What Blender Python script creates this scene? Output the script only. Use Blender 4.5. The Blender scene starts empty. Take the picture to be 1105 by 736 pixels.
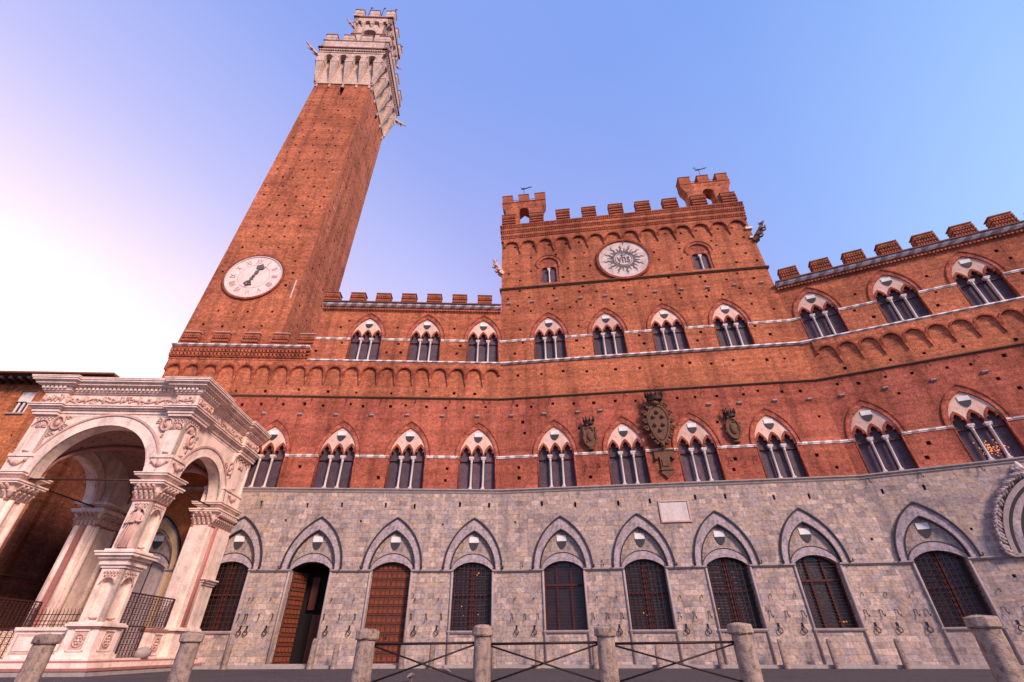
import bpy, math, random
from math import sin, cos, pi, radians, sqrt, atan2
from mathutils import Vector, Matrix, geometry
random.seed(7)
SC = bpy.context.scene
COL = SC.collection

# ------------------------------------------------------------------ camera
PITCH, ROLL = radians(34.279), radians(-0.168)
F = Vector((0, cos(PITCH), sin(PITCH))); U = Vector((0, -sin(PITCH), cos(PITCH))); R = Vector((1, 0, 0))
R2 = R * cos(ROLL) + U * sin(ROLL); U2 = -R * sin(ROLL) + U * cos(ROLL)
cd = bpy.data.cameras.new('camera'); cam = bpy.data.objects.new('camera', cd); COL.objects.link(cam)
cd.sensor_fit = 'HORIZONTAL'; cd.sensor_width = 36; cd.lens = 488.58 / 1105 * 36
cd.clip_start = 0.05; cd.clip_end = 5000
m = Matrix((R2, U2, -F)).transposed().to_4x4(); m.translation = Vector((0, 0, 0.7)); cam.matrix_world = m
SC.camera = cam

# ------------------------------------------------------------------ world, sun, exposure
SUN_AZ, SUN_EL = radians(38), radians(33)          # azimuth measured from behind the camera towards the right
sdir = Vector((sin(SUN_AZ) * cos(SUN_EL), -cos(SUN_AZ) * cos(SUN_EL), sin(SUN_EL)))
w = bpy.data.worlds.new('World'); SC.world = w; w.use_nodes = True
nt = w.node_tree; nt.nodes.clear()
def wn(t, **k):
    n = nt.nodes.new(t)
    for a, b in k.items(): setattr(n, a, b)
    return n
wo = wn('ShaderNodeOutputWorld'); bg = wn('ShaderNodeBackground')
sky = wn('ShaderNodeTexSky', sky_type='NISHITA', sun_disc=False)
sky.sun_elevation = SUN_EL; sky.sun_rotation = atan2(sdir.x, sdir.y)
tc = wn('ShaderNodeTexCoord')
glow = Vector((-0.8355, 0.4915, -0.2457)).normalized()
dot = wn('ShaderNodeVectorMath', operation='DOT_PRODUCT'); dot.inputs[1].default_value = glow
nt.links.new(tc.outputs['Generated'], dot.inputs[0])
ac = wn('ShaderNodeMath', operation='ARCCOSINE'); nt.links.new(dot.outputs['Value'], ac.inputs[0])
dv = wn('ShaderNodeMath', operation='DIVIDE'); dv.inputs[1].default_value = pi; nt.links.new(ac.outputs[0], dv.inputs[0])
cr = wn('ShaderNodeValToRGB'); nt.links.new(dv.outputs[0], cr.inputs[0])
el = cr.color_ramp.elements
SKY = [(0.0, (1.5, 1.3, 1.32)), (.22, (1.38, 1.22, 1.30)), (.265, (1.12, .93, 1.12)), (.33, (.84, .74, 1.08)), (.385, (.72, .67, 1.06)), (.43, (.60, .56, .98)), (.55, (.42, .50, .98)), (.61, (.38, .55, 1.06)), (.70, (.46, .72, 1.16)), (1.0, (.46, .46, .62))]
el[0].position = 0; el[0].color = (*SKY[0][1], 1); el[1].position = 1; el[1].color = (*SKY[-1][1], 1)
for p, c in SKY[1:-1]:
    e = el.new(p); e.color = (*c, 1)
mx = wn('ShaderNodeMixRGB', blend_type='ADD'); mx.inputs[0].default_value = 1
sc_ = wn('ShaderNodeMixRGB', blend_type='MULTIPLY'); sc_.inputs[0].default_value = 1; sc_.inputs[2].default_value = (.012, .010, .010, 1)
nt.links.new(sky.outputs[0], sc_.inputs[1]); nt.links.new(sc_.outputs[0], mx.inputs[2]); 
spz = wn('ShaderNodeSeparateXYZ'); nt.links.new(tc.outputs['Generated'], spz.inputs[0])
ez = wn('ShaderNodeValToRGB'); nt.links.new(spz.outputs[2], ez.inputs[0]); ez.color_ramp.elements[0].position = .52; ez.color_ramp.elements[1].position = .90; ez.color_ramp.elements[1].color = (.8, .8, .8, 1)
zen = wn('ShaderNodeMixRGB'); zen.inputs[2].default_value = (.21, .37, .92, 1); nt.links.new(ez.outputs[0], zen.inputs[0]); nt.links.new(cr.outputs[0], zen.inputs[1]); nt.links.new(zen.outputs[0], mx.inputs[1])
nt.links.new(mx.outputs[0], bg.inputs[0]); bg.inputs[1].default_value = 0.64
nt.links.new(bg.outputs[0], wo.inputs[0])
sd = bpy.data.lights.new('sun', 'SUN'); sd.energy = 3.6; sd.angle = radians(14); sd.color = (1.0, 0.74, 0.60)
so = bpy.data.objects.new('sun', sd); COL.objects.link(so); so.rotation_euler = (-sdir).to_track_quat('-Z', 'Y').to_euler()
vs = SC.view_settings; vs.view_transform = 'Standard'; vs.look = 'None'; vs.gamma = 1; vs.exposure = 0.56; vs.use_curve_mapping = False

# ------------------------------------------------------------------ material helpers
class NT:
    def __init__(s, name):
        s.m = bpy.data.materials.new(name); s.m.use_nodes = True; s.t = s.m.node_tree
        s.b = s.t.nodes['Principled BSDF']
    def n(s, t, ins=None, **k):
        n = s.t.nodes.new(t)
        for a, b in k.items(): setattr(n, a, b)
        for a, b in (ins or {}).items():
            if isinstance(b, bpy.types.NodeSocket): s.t.links.new(b, n.inputs[a])
            else: n.inputs[a].default_value = b
        return n
    def link(s, a, b): s.t.links.new(a, b)
    def mix(s, f, a, b, mode='MIX'):
        n = s.n('ShaderNodeMixRGB', blend_type=mode)
        for i, v in ((0, f), (1, a), (2, b)):
            if isinstance(v, bpy.types.NodeSocket): s.link(v, n.inputs[i])
            elif i == 0: n.inputs[0].default_value = v
            else: n.inputs[i].default_value = (*v, 1) if len(v) == 3 else v
        return n.outputs[0]
    def math(s, op, a, b=0.0):
        n = s.n('ShaderNodeMath', operation=op)
        for i, v in ((0, a), (1, b)):
            if isinstance(v, bpy.types.NodeSocket): s.link(v, n.inputs[i])
            else: n.inputs[i].default_value = v
        return n.outputs[0]
    def ramp(s, f, stops):
        n = s.n('ShaderNodeValToRGB'); s.link(f, n.inputs[0]); e = n.color_ramp.elements
        e[0].position, e[0].color = stops[0][0], g3(stops[0][1]); e[1].position, e[1].color = stops[-1][0], g3(stops[-1][1])
        for p, c in stops[1:-1]: e.new(p).color = g3(c)
        return n.outputs[0]
    def noise(s, vec, scale, detail=3, rough=.55, mapping=None):
        if mapping: vec = s.n('ShaderNodeMapping', {'Vector': vec, 'Scale': mapping}).outputs[0]
        return s.n('ShaderNodeTexNoise', {'Vector': vec, 'Scale': scale, 'Detail': detail, 'Roughness': rough}).outputs['Fac']
    def wallvec(s):
        tc = s.n('ShaderNodeTexCoord'); sp = s.n('ShaderNodeSeparateXYZ', {0: tc.outputs['Object']})
        xy = s.math('ADD', sp.outputs[0], sp.outputs[1])
        cb = s.n('ShaderNodeCombineXYZ'); s.link(xy, cb.inputs[0]); s.link(sp.outputs[2], cb.inputs[1])
        return tc.outputs['Object'], cb.outputs[0]
    def bump(s, h, st=.3, d=.02):
        n = s.n('ShaderNodeBump', {'Strength': st, 'Distance': d}); s.link(h, n.inputs['Height']); s.link(n.outputs[0], s.b.inputs['Normal'])
def g3(c): return (c, c, c, 1) if isinstance(c, (int, float)) else (*c, 1)

def brick_mat(name, c1, c2, mortar, stain=.5, dark=(.5, .42, .42), rowh=.075, bw=.29):
    t = NT(name); obj, v = t.wallvec()
    br = t.n('ShaderNodeTexBrick', {'Vector': v, 'Color1': (*c1, 1), 'Color2': (*c2, 1), 'Mortar': (*mortar, 1), 'Scale': 1.0, 'Mortar Size': .009, 'Mortar Smooth': .3, 'Bias': 0.0, 'Brick Width': bw, 'Row Height': rowh})
    br.offset = .5
    # wider courses of slightly different brick batches, streaks, stains
    n1 = t.noise(obj, .35, 4, .6); n2 = t.noise(obj, 5.0, 4, .7); n3 = t.noise(v, 1.0, 4, .6, (1.6, .10, 1)); n4 = t.noise(v, 1.0, 3, .6, (.12, 2.6, 1))
    n5 = t.noise(obj, 16.0, 2, .6)
    c = br.outputs['Color']
    c = t.mix(stain, c, t.ramp(n1, [(.33, dark), (.52, 1.0), (.7, (1.14, 1.1, 1.06))]), 'MULTIPLY')
    c = t.mix(.85, c, t.ramp(n2, [(.34, .55), (.5, 1.0), (.66, 1.35)]), 'MULTIPLY')
    c = t.mix(.7, c, t.ramp(n3, [(.36, .58), (.5, 1.0), (.66, 1.18)]), 'MULTIPLY')
    c = t.mix(.65, c, t.ramp(t.noise(obj, .16, 5, .62), [(.38, (.66, .60, .62)), (.5, (1, 1, 1)), (.6, (1.12, 1.16, 1.16))]), 'MULTIPLY')
    c = t.mix(.6, c, t.ramp(n4, [(.36, .72), (.5, 1.0), (.64, 1.22)]), 'MULTIPLY')
    c = t.mix(.65, c, t.ramp(n5, [(.33, .5), (.5, 1.0), (.67, 1.5)]), 'MULTIPLY')
    t.link(c, t.b.inputs['Base Color']); t.b.inputs['Roughness'].default_value = .9; t.b.inputs['Specular IOR Level'].default_value = .2
    h = t.math('ADD', t.math('MULTIPLY', br.outputs['Fac'], -.6), t.math('MULTIPLY', n5, 1.2))
    t.bump(h, .6, .02); return t.m

def ashlar_mat(name, cols, mortar, bw=.62, rh=.34, pit=.5, warp=0.0):
    t = NT(name); obj, v = t.wallvec()
    if warp:
        wn_ = t.n('ShaderNodeTexNoise', {'Vector': v, 'Scale': 1.3, 'Detail': 3})
        off = t.n('ShaderNodeVectorMath', {0: wn_.outputs['Color'], 1: (.5, .5, .5)}, operation='SUBTRACT')
        sc2 = t.n('ShaderNodeVectorMath', {0: off.outputs[0]}, operation='SCALE'); sc2.inputs['Scale'].default_value = warp * 2
        v = t.n('ShaderNodeVectorMath', {0: v, 1: sc2.outputs[0]}, operation='ADD').outputs[0]
    # uneven course heights: bend z slowly
    def br(off, a, b):
        mp = t.n('ShaderNodeMapping', {'Vector': v, 'Location': off})
        n = t.n('ShaderNodeTexBrick', {'Vector': mp.outputs[0], 'Color1': (*a, 1), 'Color2': (*b, 1), 'Mortar': (*mortar, 1), 'Scale': 1.0, 'Mortar Size': .007, 'Mortar Smooth': .4, 'Bias': 0.0, 'Brick Width': bw, 'Row Height': rh})
        n.offset = .5; n.offset_frequency = 2; n.squash = .72; n.squash_frequency = 3
        return n
    b1 = br((0, 0, 0), cols[0], cols[1]); b2 = br((bw * 14, rh * 18, 0), cols[2], cols[3]); b3 = br((bw * 34, rh * 36, 0), (0, 0, 0), (1, 1, 1))
    mort = b1.outputs['Fac']
    sel = t.ramp(b3.outputs['Color'], [(.45, 0.0), (.6, 1.0)])
    c = t.mix(sel, b1.outputs['Color'], b2.outputs['Color'])
    n1 = t.noise(obj, .5, 4, .6); n2 = t.noise(obj, 7.0, 5, .75); n3 = t.noise(v, 1.0, 4, .6, (2.4, .25, 1)); n4 = t.noise(obj, 30, 2, .5)
    c = t.mix(.5, c, t.ramp(n1, [(.35, (.74, .70, .72)), (.5, 1.0), (.66, (1.12, 1.08, 1.02))]), 'MULTIPLY')
    c = t.mix(.9, c, t.ramp(n2, [(.34, .5), (.5, 1.0), (.66, 1.35)]), 'MULTIPLY')
    c = t.mix(.6, c, t.ramp(n3, [(.35, .6), (.5, 1.0), (.66, 1.1)]), 'MULTIPLY')
    vo = t.n('ShaderNodeTexVoronoi', {'Vector': t.n('ShaderNodeMapping', {'Vector': v, 'Scale': (1, 1.8, 1)}).outputs[0], 'Scale': 7.0})
    pits = t.ramp(t.math('ADD', vo.outputs['Distance'], t.math('MULTIPLY', n2, .45)), [(.24, .3), (.36, 1.0)])
    c = t.mix(pit, c, pits, 'MULTIPLY')
    t.link(c, t.b.inputs['Base Color']); t.b.inputs['Roughness'].default_value = .85; t.b.inputs['Specular IOR Level'].default_value = .2
    h = t.math('ADD', t.math('MULTIPLY', mort, -1.0), t.math('ADD', t.math('MULTIPLY', n2, .9), t.math('MULTIPLY', n4, .5)))
    t.bump(h, .6, .02); return t.m

def plain_mat(name, col, rough=.8, var=.35, scale=4.0, bump=.3, metal=0.0, dark=.55, spec=None, streak=.35):
    t = NT(name); obj, v = t.wallvec()
    n1 = t.noise(obj, scale, 5, .65); n2 = t.noise(obj, scale * 7, 3, .6); n3 = t.noise(v, 1.0, 4, .6, (scale * .8, scale * .08, 1))
    if name in ('tympanum_plaster', 'bollard_travertine'):
        oi = t.n('ShaderNodeObjectInfo'); col = t.mix(.9, col, t.ramp(oi.outputs['Random'], [(0.0, (.78, .76, .78)), (.5, (1, 1, 1)), (1.0, (1.14, 1.12, 1.08))]), 'MULTIPLY')
    c = t.mix(var, col, t.ramp(n1, [(.3, dark), (.5, 1.0), (.7, 1.25)]), 'MULTIPLY')
    c = t.mix(var * .8, c, t.ramp(n2, [(.3, .6), (.5, 1.0), (.7, 1.2)]), 'MULTIPLY')
    c = t.mix(streak, c, t.ramp(n3, [(.34, .6), (.5, 1.0), (.66, 1.08)]), 'MULTIPLY')
    t.link(c, t.b.inputs['Base Color']); t.b.inputs['Roughness'].default_value = rough; t.b.inputs['Metallic'].default_value = metal
    t.b.inputs['Specular IOR Level'].default_value = .25 if spec is None else spec
    if bump: t.bump(t.math('ADD', n1, t.math('MULTIPLY', n2, .6)), bump, .015)
    return t.m

def banded_mat(name, a, b, period=.9, vertical=False):
    t = NT(name); obj, v = t.wallvec(); sp = t.n('ShaderNodeSeparateXYZ', {0: v})
    x = t.math('ADD', sp.outputs[0], t.math('MULTIPLY', t.noise(obj, .8, 2), .8))
    f = t.ramp(t.math('FRACT', t.math('DIVIDE', x, period)), [(.40, 0.0), (.5, 1.0), (.92, 1.0), (1.0, 0.0)])
    c = t.mix(f, a, b); c = t.mix(.5, c, t.ramp(t.noise(obj, 9, 4), [(.3, .6), (.5, 1.0), (.7, 1.15)]), 'MULTIPLY')
    t.link(c, t.b.inputs['Base Color']); t.b.inputs['Roughness'].default_value = .7; return t.m

def lattice_mat(name, pane, lead, px, pz, lw, rough=.25, diag=False, blotch=.5):
    """glass with thin lead cames, cells px by pz metres"""
    t = NT(name); obj, v = t.wallvec(); sp = t.n('ShaderNodeSeparateXYZ', {0: v}); x, z = sp.outputs[0], sp.outputs[1]
    if diag: x, z = t.math('ADD', x, z), t.math('SUBTRACT', x, z)
    def line(c, p):
        fr = t.math('FRACT', t.math('ADD', t.math('DIVIDE', c, p), 100.0))
        return t.math('LESS_THAN', fr, lw / p)
    l = t.math('MAXIMUM', line(x, px), line(z, pz))
    cell = t.n('ShaderNodeTexWhiteNoise', noise_dimensions='2D')
    cb = t.n('ShaderNodeCombineXYZ', {0: t.math('FLOOR', t.math('DIVIDE', x, px)), 1: t.math('FLOOR', t.math('DIVIDE', z, pz))})
    t.link(cb.outputs[0], cell.inputs['Vector'])
    p = t.mix(blotch, pane, t.ramp(cell.outputs['Value'], [(0.0, .55), (1.0, 1.4)]), 'MULTIPLY')
    oi = t.n('ShaderNodeObjectInfo'); p = t.mix(.8, p, t.ramp(oi.outputs['Random'], [(0.0, (.62, .62, .7)), (.5, (1, 1, 1)), (1.0, (1.45, 1.35, 1.3))]), 'MULTIPLY')
    c = t.mix(l, p, lead); c = t.mix(.7, c, t.ramp(t.noise(obj, 1.4, 3), [(.35, .6), (.65, 1.25)]), 'MULTIPLY')
    t.link(c, t.b.inputs['Base Color']); t.b.inputs['Roughness'].default_value = rough
    t.bump(t.math('ADD', l, cell.outputs['Value']), .25, .01); return t.m

M_ = {}
M_['brick'] = brick_mat('brick', (.50, .137, .058), (.34, .086, .040), (.43, .21, .14))
M_['brick_worn'] = brick_mat('brick_lower_wall', (.43, .112, .066), (.35, .088, .054), (.37, .14, .10), stain=.6)
M_['brick_trim'] = brick_mat('brick_trim', (.36, .082, .040), (.26, .055, .030), (.22, .08, .06), stain=.2)
M_['brick_street'] = brick_mat('brick_street', (.47, .145, .045), (.34, .09, .035), (.34, .16, .10), stain=.5)
M_['stone'] = ashlar_mat('ashlar', [(.54, .40, .34), (.25, .195, .19), (.44, .31, .235), (.33, .27, .28)], (.29, .225, .22), .46, .235, .9, warp=.05)
M_['stone_light'] = ashlar_mat('voussoir_stone', [(.42, .33, .34), (.34, .28, .31), (.44, .33, .33), (.37, .30, .34)], (.26, .2, .2), .42, .55, .35)
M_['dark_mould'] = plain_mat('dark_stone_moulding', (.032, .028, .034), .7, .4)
M_['string_grey'] = plain_mat('stone_string', (.34, .27, .27), .8, .5, 6)
M_['marble'] = plain_mat('marble', (.60, .52, .50), .55, .35, 3)
M_['marble_band'] = banded_mat('marble_band', (.44, .36, .36), (.86, .78, .74), .7)
M_['tower_stone'] = ashlar_mat('tower_travertine', [(.66, .48, .40), (.52, .36, .30), (.60, .43, .34), (.56, .43, .38)], (.34, .22, .19), .5, .28, .8)
M_['plaster'] = plain_mat('tympanum_plaster', (.70, .46, .38), .85, .5, 2, streak=.5)
M_['shield_white'] = plain_mat('shield_white', (.72, .70, .70), .7, .2)
M_['shield_black'] = plain_mat('shield_black', (.045, .042, .05), .7, .3)
M_['glass_up'] = lattice_mat('leaded_glass', (.125, .072, .105), (.03, .016, .022), .11, .11, .026, .75, True)
M_['glass_low'] = lattice_mat('grilled_glass', (.014, .008, .012), (.05, .02, .018), .24, .12, .02, .3)
M_['glass_round'] = lattice_mat('roundel_glass', (.018, .011, .016), (.05, .026, .028), .115, .115, .03, .25, True)
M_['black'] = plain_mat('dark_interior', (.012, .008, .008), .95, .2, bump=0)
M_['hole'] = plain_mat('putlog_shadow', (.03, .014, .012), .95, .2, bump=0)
M_['iron'] = plain_mat('wrought_iron', (.035, .022, .024), .55, .4, 20, .2, .5)
M_['iron_brown'] = plain_mat('rusty_iron', (.06, .022, .02), .65, .5, 20, .2, .2)
M_['wood'] = plain_mat('door_wood', (.17, .042, .02), .6, .6, 8, .4)
M_['wood_dark'] = plain_mat('door_wood_dark', (.11, .032, .02), .65, .5, 8, .3)
M_['mullion'] = plain_mat('red_brown_mullion', (.085, .018, .016), .6, .4, 8)
M_['bollard'] = plain_mat('bollard_travertine', (.31, .225, .19), .85, 1.0, 7, 1.5, dark=.28, streak=1.0)
M_['paving'] = ashlar_mat('paving_slabs', [(.155, .135, .145), (.135, .12, .135), (.17, .145, .15), (.14, .13, .14)], (.07, .06, .065), 1.1, .5, .4)
M_['kerb'] = plain_mat('kerb_stone', (.34, .28, .27), .85, .5, 4)
M_['pink'] = plain_mat('chapel_marble', (.80, .61, .53), .5, .55, 2.2, .6, dark=.5, streak=.6)
M_['pink_dark'] = plain_mat('chapel_pink_marble', (.36, .15, .13), .5, .4, 4)
M_['pink_relief'] = plain_mat('chapel_relief_marble', (.56, .36, .31), .6, .5, 9, .6)
M_['brick_shade'] = brick_mat('brick_alley_shaded', (.22, .062, .032), (.15, .042, .025), (.17, .08, .06), stain=.8)  # street brick darkened: the narrow alley's shade is put into its colour
M_['orange'] = plain_mat('orange_fresco', (.42, .14, .05), .85, .7, 1.5, .2, dark=.4)
M_['cream'] = plain_mat('cream_plaster', (.62, .42, .24), .85, .4, 1.5, .2)
M_['tile'] = plain_mat('roof_tile', (.22, .085, .055), .85, .6, 6, .6)
M_['eave'] = plain_mat('eave_timber', (.06, .028, .03), .85, .5, 6, .4)
M_['clock'] = plain_mat('clock_marble', (.78, .62, .57), .6, .35, 2, .05, streak=.4)
M_['numeral'] = plain_mat('clock_numeral', (.50, .30, .28), .7, .3)
M_['disc'] = plain_mat('disc_plaster', (.60, .47, .44), .8, .7, 2.5, .1, streak=.6)
M_['lead'] = plain_mat('monogram_dark', (.13, .105, .115), .6, .3)
M_['arms'] = plain_mat('weathered_sandstone', (.15, .075, .048), .9, .6, 8, .8)
M_['shutter'] = plain_mat('white_shutter', (.70, .62, .60), .6, .2)
M_['pigeon'] = plain_mat('pigeon_grey', (.16, .16, .20), .7, .5, 14, .1)
M_['bronze'] = plain_mat('green_bronze', (.10, .14, .11), .6, .5)
M_['moss'] = plain_mat('moss', (.06, .07, .03), .95, .5)
def vault_mat():
    t = NT('vault_fresco'); tc_ = t.n('ShaderNodeTexCoord'); mp = t.n('ShaderNodeMapping', {'Vector': tc_.outputs['Object'], 'Scale': (2.6, 2.6, 0)})
    vo = t.n('ShaderNodeTexVoronoi', {'Vector': mp.outputs[0], 'Scale': 1.0, 'Randomness': .15})
    d = t.ramp(vo.outputs['Distance'], [(.11, 1.0), (.14, 0.0)])
    c = t.mix(d, (.30, .16, .14), (.07, .03, .035)); c = t.mix(.5, c, t.ramp(t.noise(tc_.outputs['Object'], 2, 4), [(.3, .6), (.7, 1.2)]), 'MULTIPLY')
    t.link(c, t.b.inputs['Base Color']); t.b.inputs['Roughness'].default_value = .9; return t.m
M_['vault'] = vault_mat()
def emit_mat(name, c, s):
    t = NT(name); t.b.inputs['Base Color'].default_value = (*c, 1); t.b.inputs['Emission Color'].default_value = (*c, 1); t.b.inputs['Emission Strength'].default_value = s; return t.m
M_['lamp'] = emit_mat('warm_lamp', (1.0, .32, .08), .4)

# ------------------------------------------------------------------ mesh helpers
class MB:
    def __init__(s): s.v = []; s.f = []; s.m = []; s.s = []; s.mats = []
    def mi(s, mat):
        if mat not in s.mats: s.mats.append(mat)
        return s.mats.index(mat)
    def add(s, vs, fs, mat, smooth=False):
        o = len(s.v); s.v += [tuple(p) for p in vs]; k = s.mi(mat)
        for f in fs: s.f.append(tuple(o + i for i in f)); s.m.append(k); s.s.append(smooth)
        return s
    def box(s, x0, x1, y0, y1, z0, z1, mat, M=None):
        vs = [Vector((x, y, z)) for x in (x0, x1) for y in (y0, y1) for z in (z0, z1)]
        if M: vs = [M @ p for p in vs]
        return s.add(vs, [(0, 1, 3, 2), (4, 6, 7, 5), (0, 4, 5, 1), (2, 3, 7, 6), (0, 2, 6, 4), (1, 5, 7, 3)], mat)
    def frus(s, a0, a1, z0, a2, z1, mat):
        """box frustum: a0=(x0,x1,y0,y1) at z0 -> a2 at z1 (a1 unused)"""
        q = lambda a, z: [(a[0], a[2], z), (a[1], a[2], z), (a[1], a[3], z), (a[0], a[3], z)]
        return s.add(q(a0, z0) + q(a2, z1), [(3, 2, 1, 0), (4, 5, 6, 7), (0, 1, 5, 4), (1, 2, 6, 5), (2, 3, 7, 6), (3, 0, 4, 7)], mat)
    def prism(s, pts, y0, y1, mat, side=None):
        """polygon in x,z extruded from y0 (front) to y1"""
        n = len(pts); A = [(p[0], y0, p[1]) for p in pts]; B = [(p[0], y1, p[1]) for p in pts]
        tris = geometry.tessellate_polygon([[Vector((p[0], p[1], 0)) for p in pts]])
        ar = sum(pts[i][0] * pts[(i + 1) % n][1] - pts[(i + 1) % n][0] * pts[i][1] for i in range(n))
        def orient(t):
            a, b, c = (pts[i] for i in t); return (b[0] - a[0]) * (c[1] - a[1]) - (b[1] - a[1]) * (c[0] - a[0]) > 0
        fr = [tuple(t) if orient(t) else tuple(reversed(t)) for t in tris]
        s.add(A, fr, mat); s.add(B, [tuple(reversed(t)) for t in fr], mat)
        q = [(i, (i + 1) % n, n + (i + 1) % n, n + i) if ar < 0 else (i, n + i, n + (i + 1) % n, (i + 1) % n) for i in range(n)]
        return s.add(A + B, q, side or mat)
    def run(s, prof, x0, x1, mat, ends=True):
        """profile of (y,z) points, going up the outer face, extruded along x"""
        n = len(prof); A = [(x0, p[0], p[1]) for p in prof]; B = [(x1, p[0], p[1]) for p in prof]
        fs = [(i, n + i, n + (i + 1) % n, (i + 1) % n) for i in range(n)]
        if ends: fs += [tuple(range(n)), tuple(reversed(range(n, 2 * n)))]
        return s.add(A + B, fs, mat)
    def tube(s, pts, r, mat, n=6, cap=True):
        pts = [Vector(p) for p in pts]; rr = r if isinstance(r, (list, tuple)) else [r] * len(pts); vs = []
        for i, p in enumerate(pts):
            t = (pts[min(i + 1, len(pts) - 1)] - pts[max(i - 1, 0)]).normalized()
            a = t.orthogonal().normalized() if i == 0 else (a - t * a.dot(t)).normalized(); b = t.cross(a)
            for k in range(n): vs.append(p + (a * cos(2 * pi * k / n) + b * sin(2 * pi * k / n)) * rr[i])
        fs = [(i * n + k, i * n + (k + 1) % n, (i + 1) * n + (k + 1) % n, (i + 1) * n + k) for i in range(len(pts) - 1) for k in range(n)]
        if cap: fs += [tuple(reversed(range(n))), tuple(range((len(pts) - 1) * n, len(pts) * n))]
        return s.add(vs, fs, mat, True)
    def lathe(s, prof, c, mat, n=16, smooth=True, sq=(1, 1)):
        vs = []
        for r, z in prof:
            for k in range(n): vs.append((c[0] + r * cos(2 * pi * k / n) * sq[0], c[1] + r * sin(2 * pi * k / n) * sq[1], c[2] + z))
        m_ = len(prof)
        fs = [(i * n + k, i * n + (k + 1) % n, (i + 1) * n + (k + 1) % n, (i + 1) * n + k) for i in range(m_ - 1) for k in range(n)]
        fs += [tuple(reversed(range(n))), tuple(range((m_ - 1) * n, m_ * n))]
        return s.add(vs, fs, mat, smooth)
    def disc(s, c, r, y0, y1, mat, n=48, side=None, rz=None):
        return s.prism([(c[0] + r * cos(2 * pi * k / n), c[1] + (rz or r) * sin(2 * pi * k / n)) for k in range(n)], y0, y1, mat, side)
    def blob(s, c, r, mat, n=8, h=6):
        if not isinstance(r, (tuple, list)): r = (r, r, r)
        vs = []; 
        for i in range(h + 1):
            a = pi * i / h
            for k in range(n): vs.append((c[0] + r[0] * sin(a) * cos(2 * pi * k / n), c[1] + r[1] * sin(a) * sin(2 * pi * k / n), c[2] - r[2] * cos(a)))
        fs = [(i * n + k, i * n + (k + 1) % n, (i + 1) * n + (k + 1) % n, (i + 1) * n + k) for i in range(h) for k in range(n)]
        return s.add(vs, fs, mat, True)
    def band(s, outer, inner, y0, y1, mat, side=None): return s.prism(list(outer) + list(reversed(inner)), y0, y1, mat, side)
    def wall(s, outline, holes, y0, y1, mat, hmat=None, sides=True):
        """flat wall with real openings; holes = list of (loop, depth or None for a through opening)"""
        loops = [[Vector((p[0], p[1], 0)) for p in outline]] + [[Vector((p[0], p[1], 0)) for p in h[0]] for h in holes]
        flat = [p for l in loops for p in l]
        tris = geometry.tessellate_polygon(loops)
        def orient(t):
            a, b, c = (flat[i] for i in t); return (b.x - a.x) * (c.y - a.y) - (b.y - a.y) * (c.x - a.x) > 0
        fr = [tuple(t) if orient(t) else tuple(reversed(t)) for t in tris]
        s.add([(p.x, y0, p.y) for p in flat], fr, mat)
        for li, l in enumerate(loops):
            if li == 0 and not sides: continue
            n = len(l); d = y1 if li == 0 or holes[li - 1][1] is None else y0 + holes[li - 1][1]
            A = [(p.x, y0, p.y) for p in l]; B = [(p.x, d, p.y) for p in l]
            s.add(A + B, [(i, (i + 1) % n, n + (i + 1) % n, n + i) for i in range(n)], mat)
            if li and holes[li - 1][1] is not None: s.add(B, [tuple(range(n))], hmat or mat)
        return s
    def build(s, name, parent=None, M=None, label=None):
        me = bpy.data.meshes.new(name); me.from_pydata(s.v, [], s.f)
        for mt in s.mats: me.materials.append(M_[mt])
        me.polygons.foreach_set('material_index', s.m); me.polygons.foreach_set('use_smooth', s.s); me.update()
        o = bpy.data.objects.new(name, me); COL.objects.link(o)
        if parent: o.parent = parent
        if M is not None: o.matrix_local = M
        if label: o['label'] = label
        return o
def T(x=0, y=0, z=0): return Matrix.Translation((x, y, z))
def RZ(a): return Matrix.Rotation(a, 4, 'Z')
def thing(name, label, cat, M, group=None):
    o = bpy.data.objects.new(name, None); COL.objects.link(o); o.matrix_local = M; o.empty_display_size = .3
    return tag(o, label, cat, group)
def tag(o, label, cat, group=None, kind=None):
    if label: o['label'] = label
    if cat: o['category'] = cat
    if group: o['group'] = group
    if kind: o['kind'] = kind
    return o
KIDS = lambda o: [c for c in bpy.data.objects if c.parent == o]
def copy_part(o, parent, M):
    c = o.copy(); COL.objects.link(c); c.parent = parent
    if M is not None: c.matrix_local = M
    for k in KIDS(o): copy_part(k, c, None)
    return c
def pointed(hw, zs, za, n=9, cx=0):
    h = za - zs; Rr = (hw * hw + h * h) / (2 * hw); xc = -hw + Rr; a1 = atan2(h, -xc)
    pts = []
    for i in range(n + 1):
        a = pi + (a1 - pi) * i / n; pts.append((xc + Rr * cos(a), zs + Rr * sin(a)))
    pts[-1] = (0, za)
    return [(cx + x, z) for x, z in pts] + [(cx - x, z) for x, z in reversed(pts[:-1])]
def segarc(hw, zs, za, n=12, cx=0):
    h = za - zs; Rr = (hw * hw + h * h) / (2 * h); zc = za - Rr; a0 = atan2(zs - zc, -hw); a1 = atan2(zs - zc, hw)
    return [(cx + Rr * cos(a0 + (a1 - a0) * i / n), zc + Rr * sin(a0 + (a1 - a0) * i / n)) for i in range(n + 1)]
def rect(x0, x1, z0, z1): return [(x0, z0), (x1, z0), (x1, z1), (x0, z1)]
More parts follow.
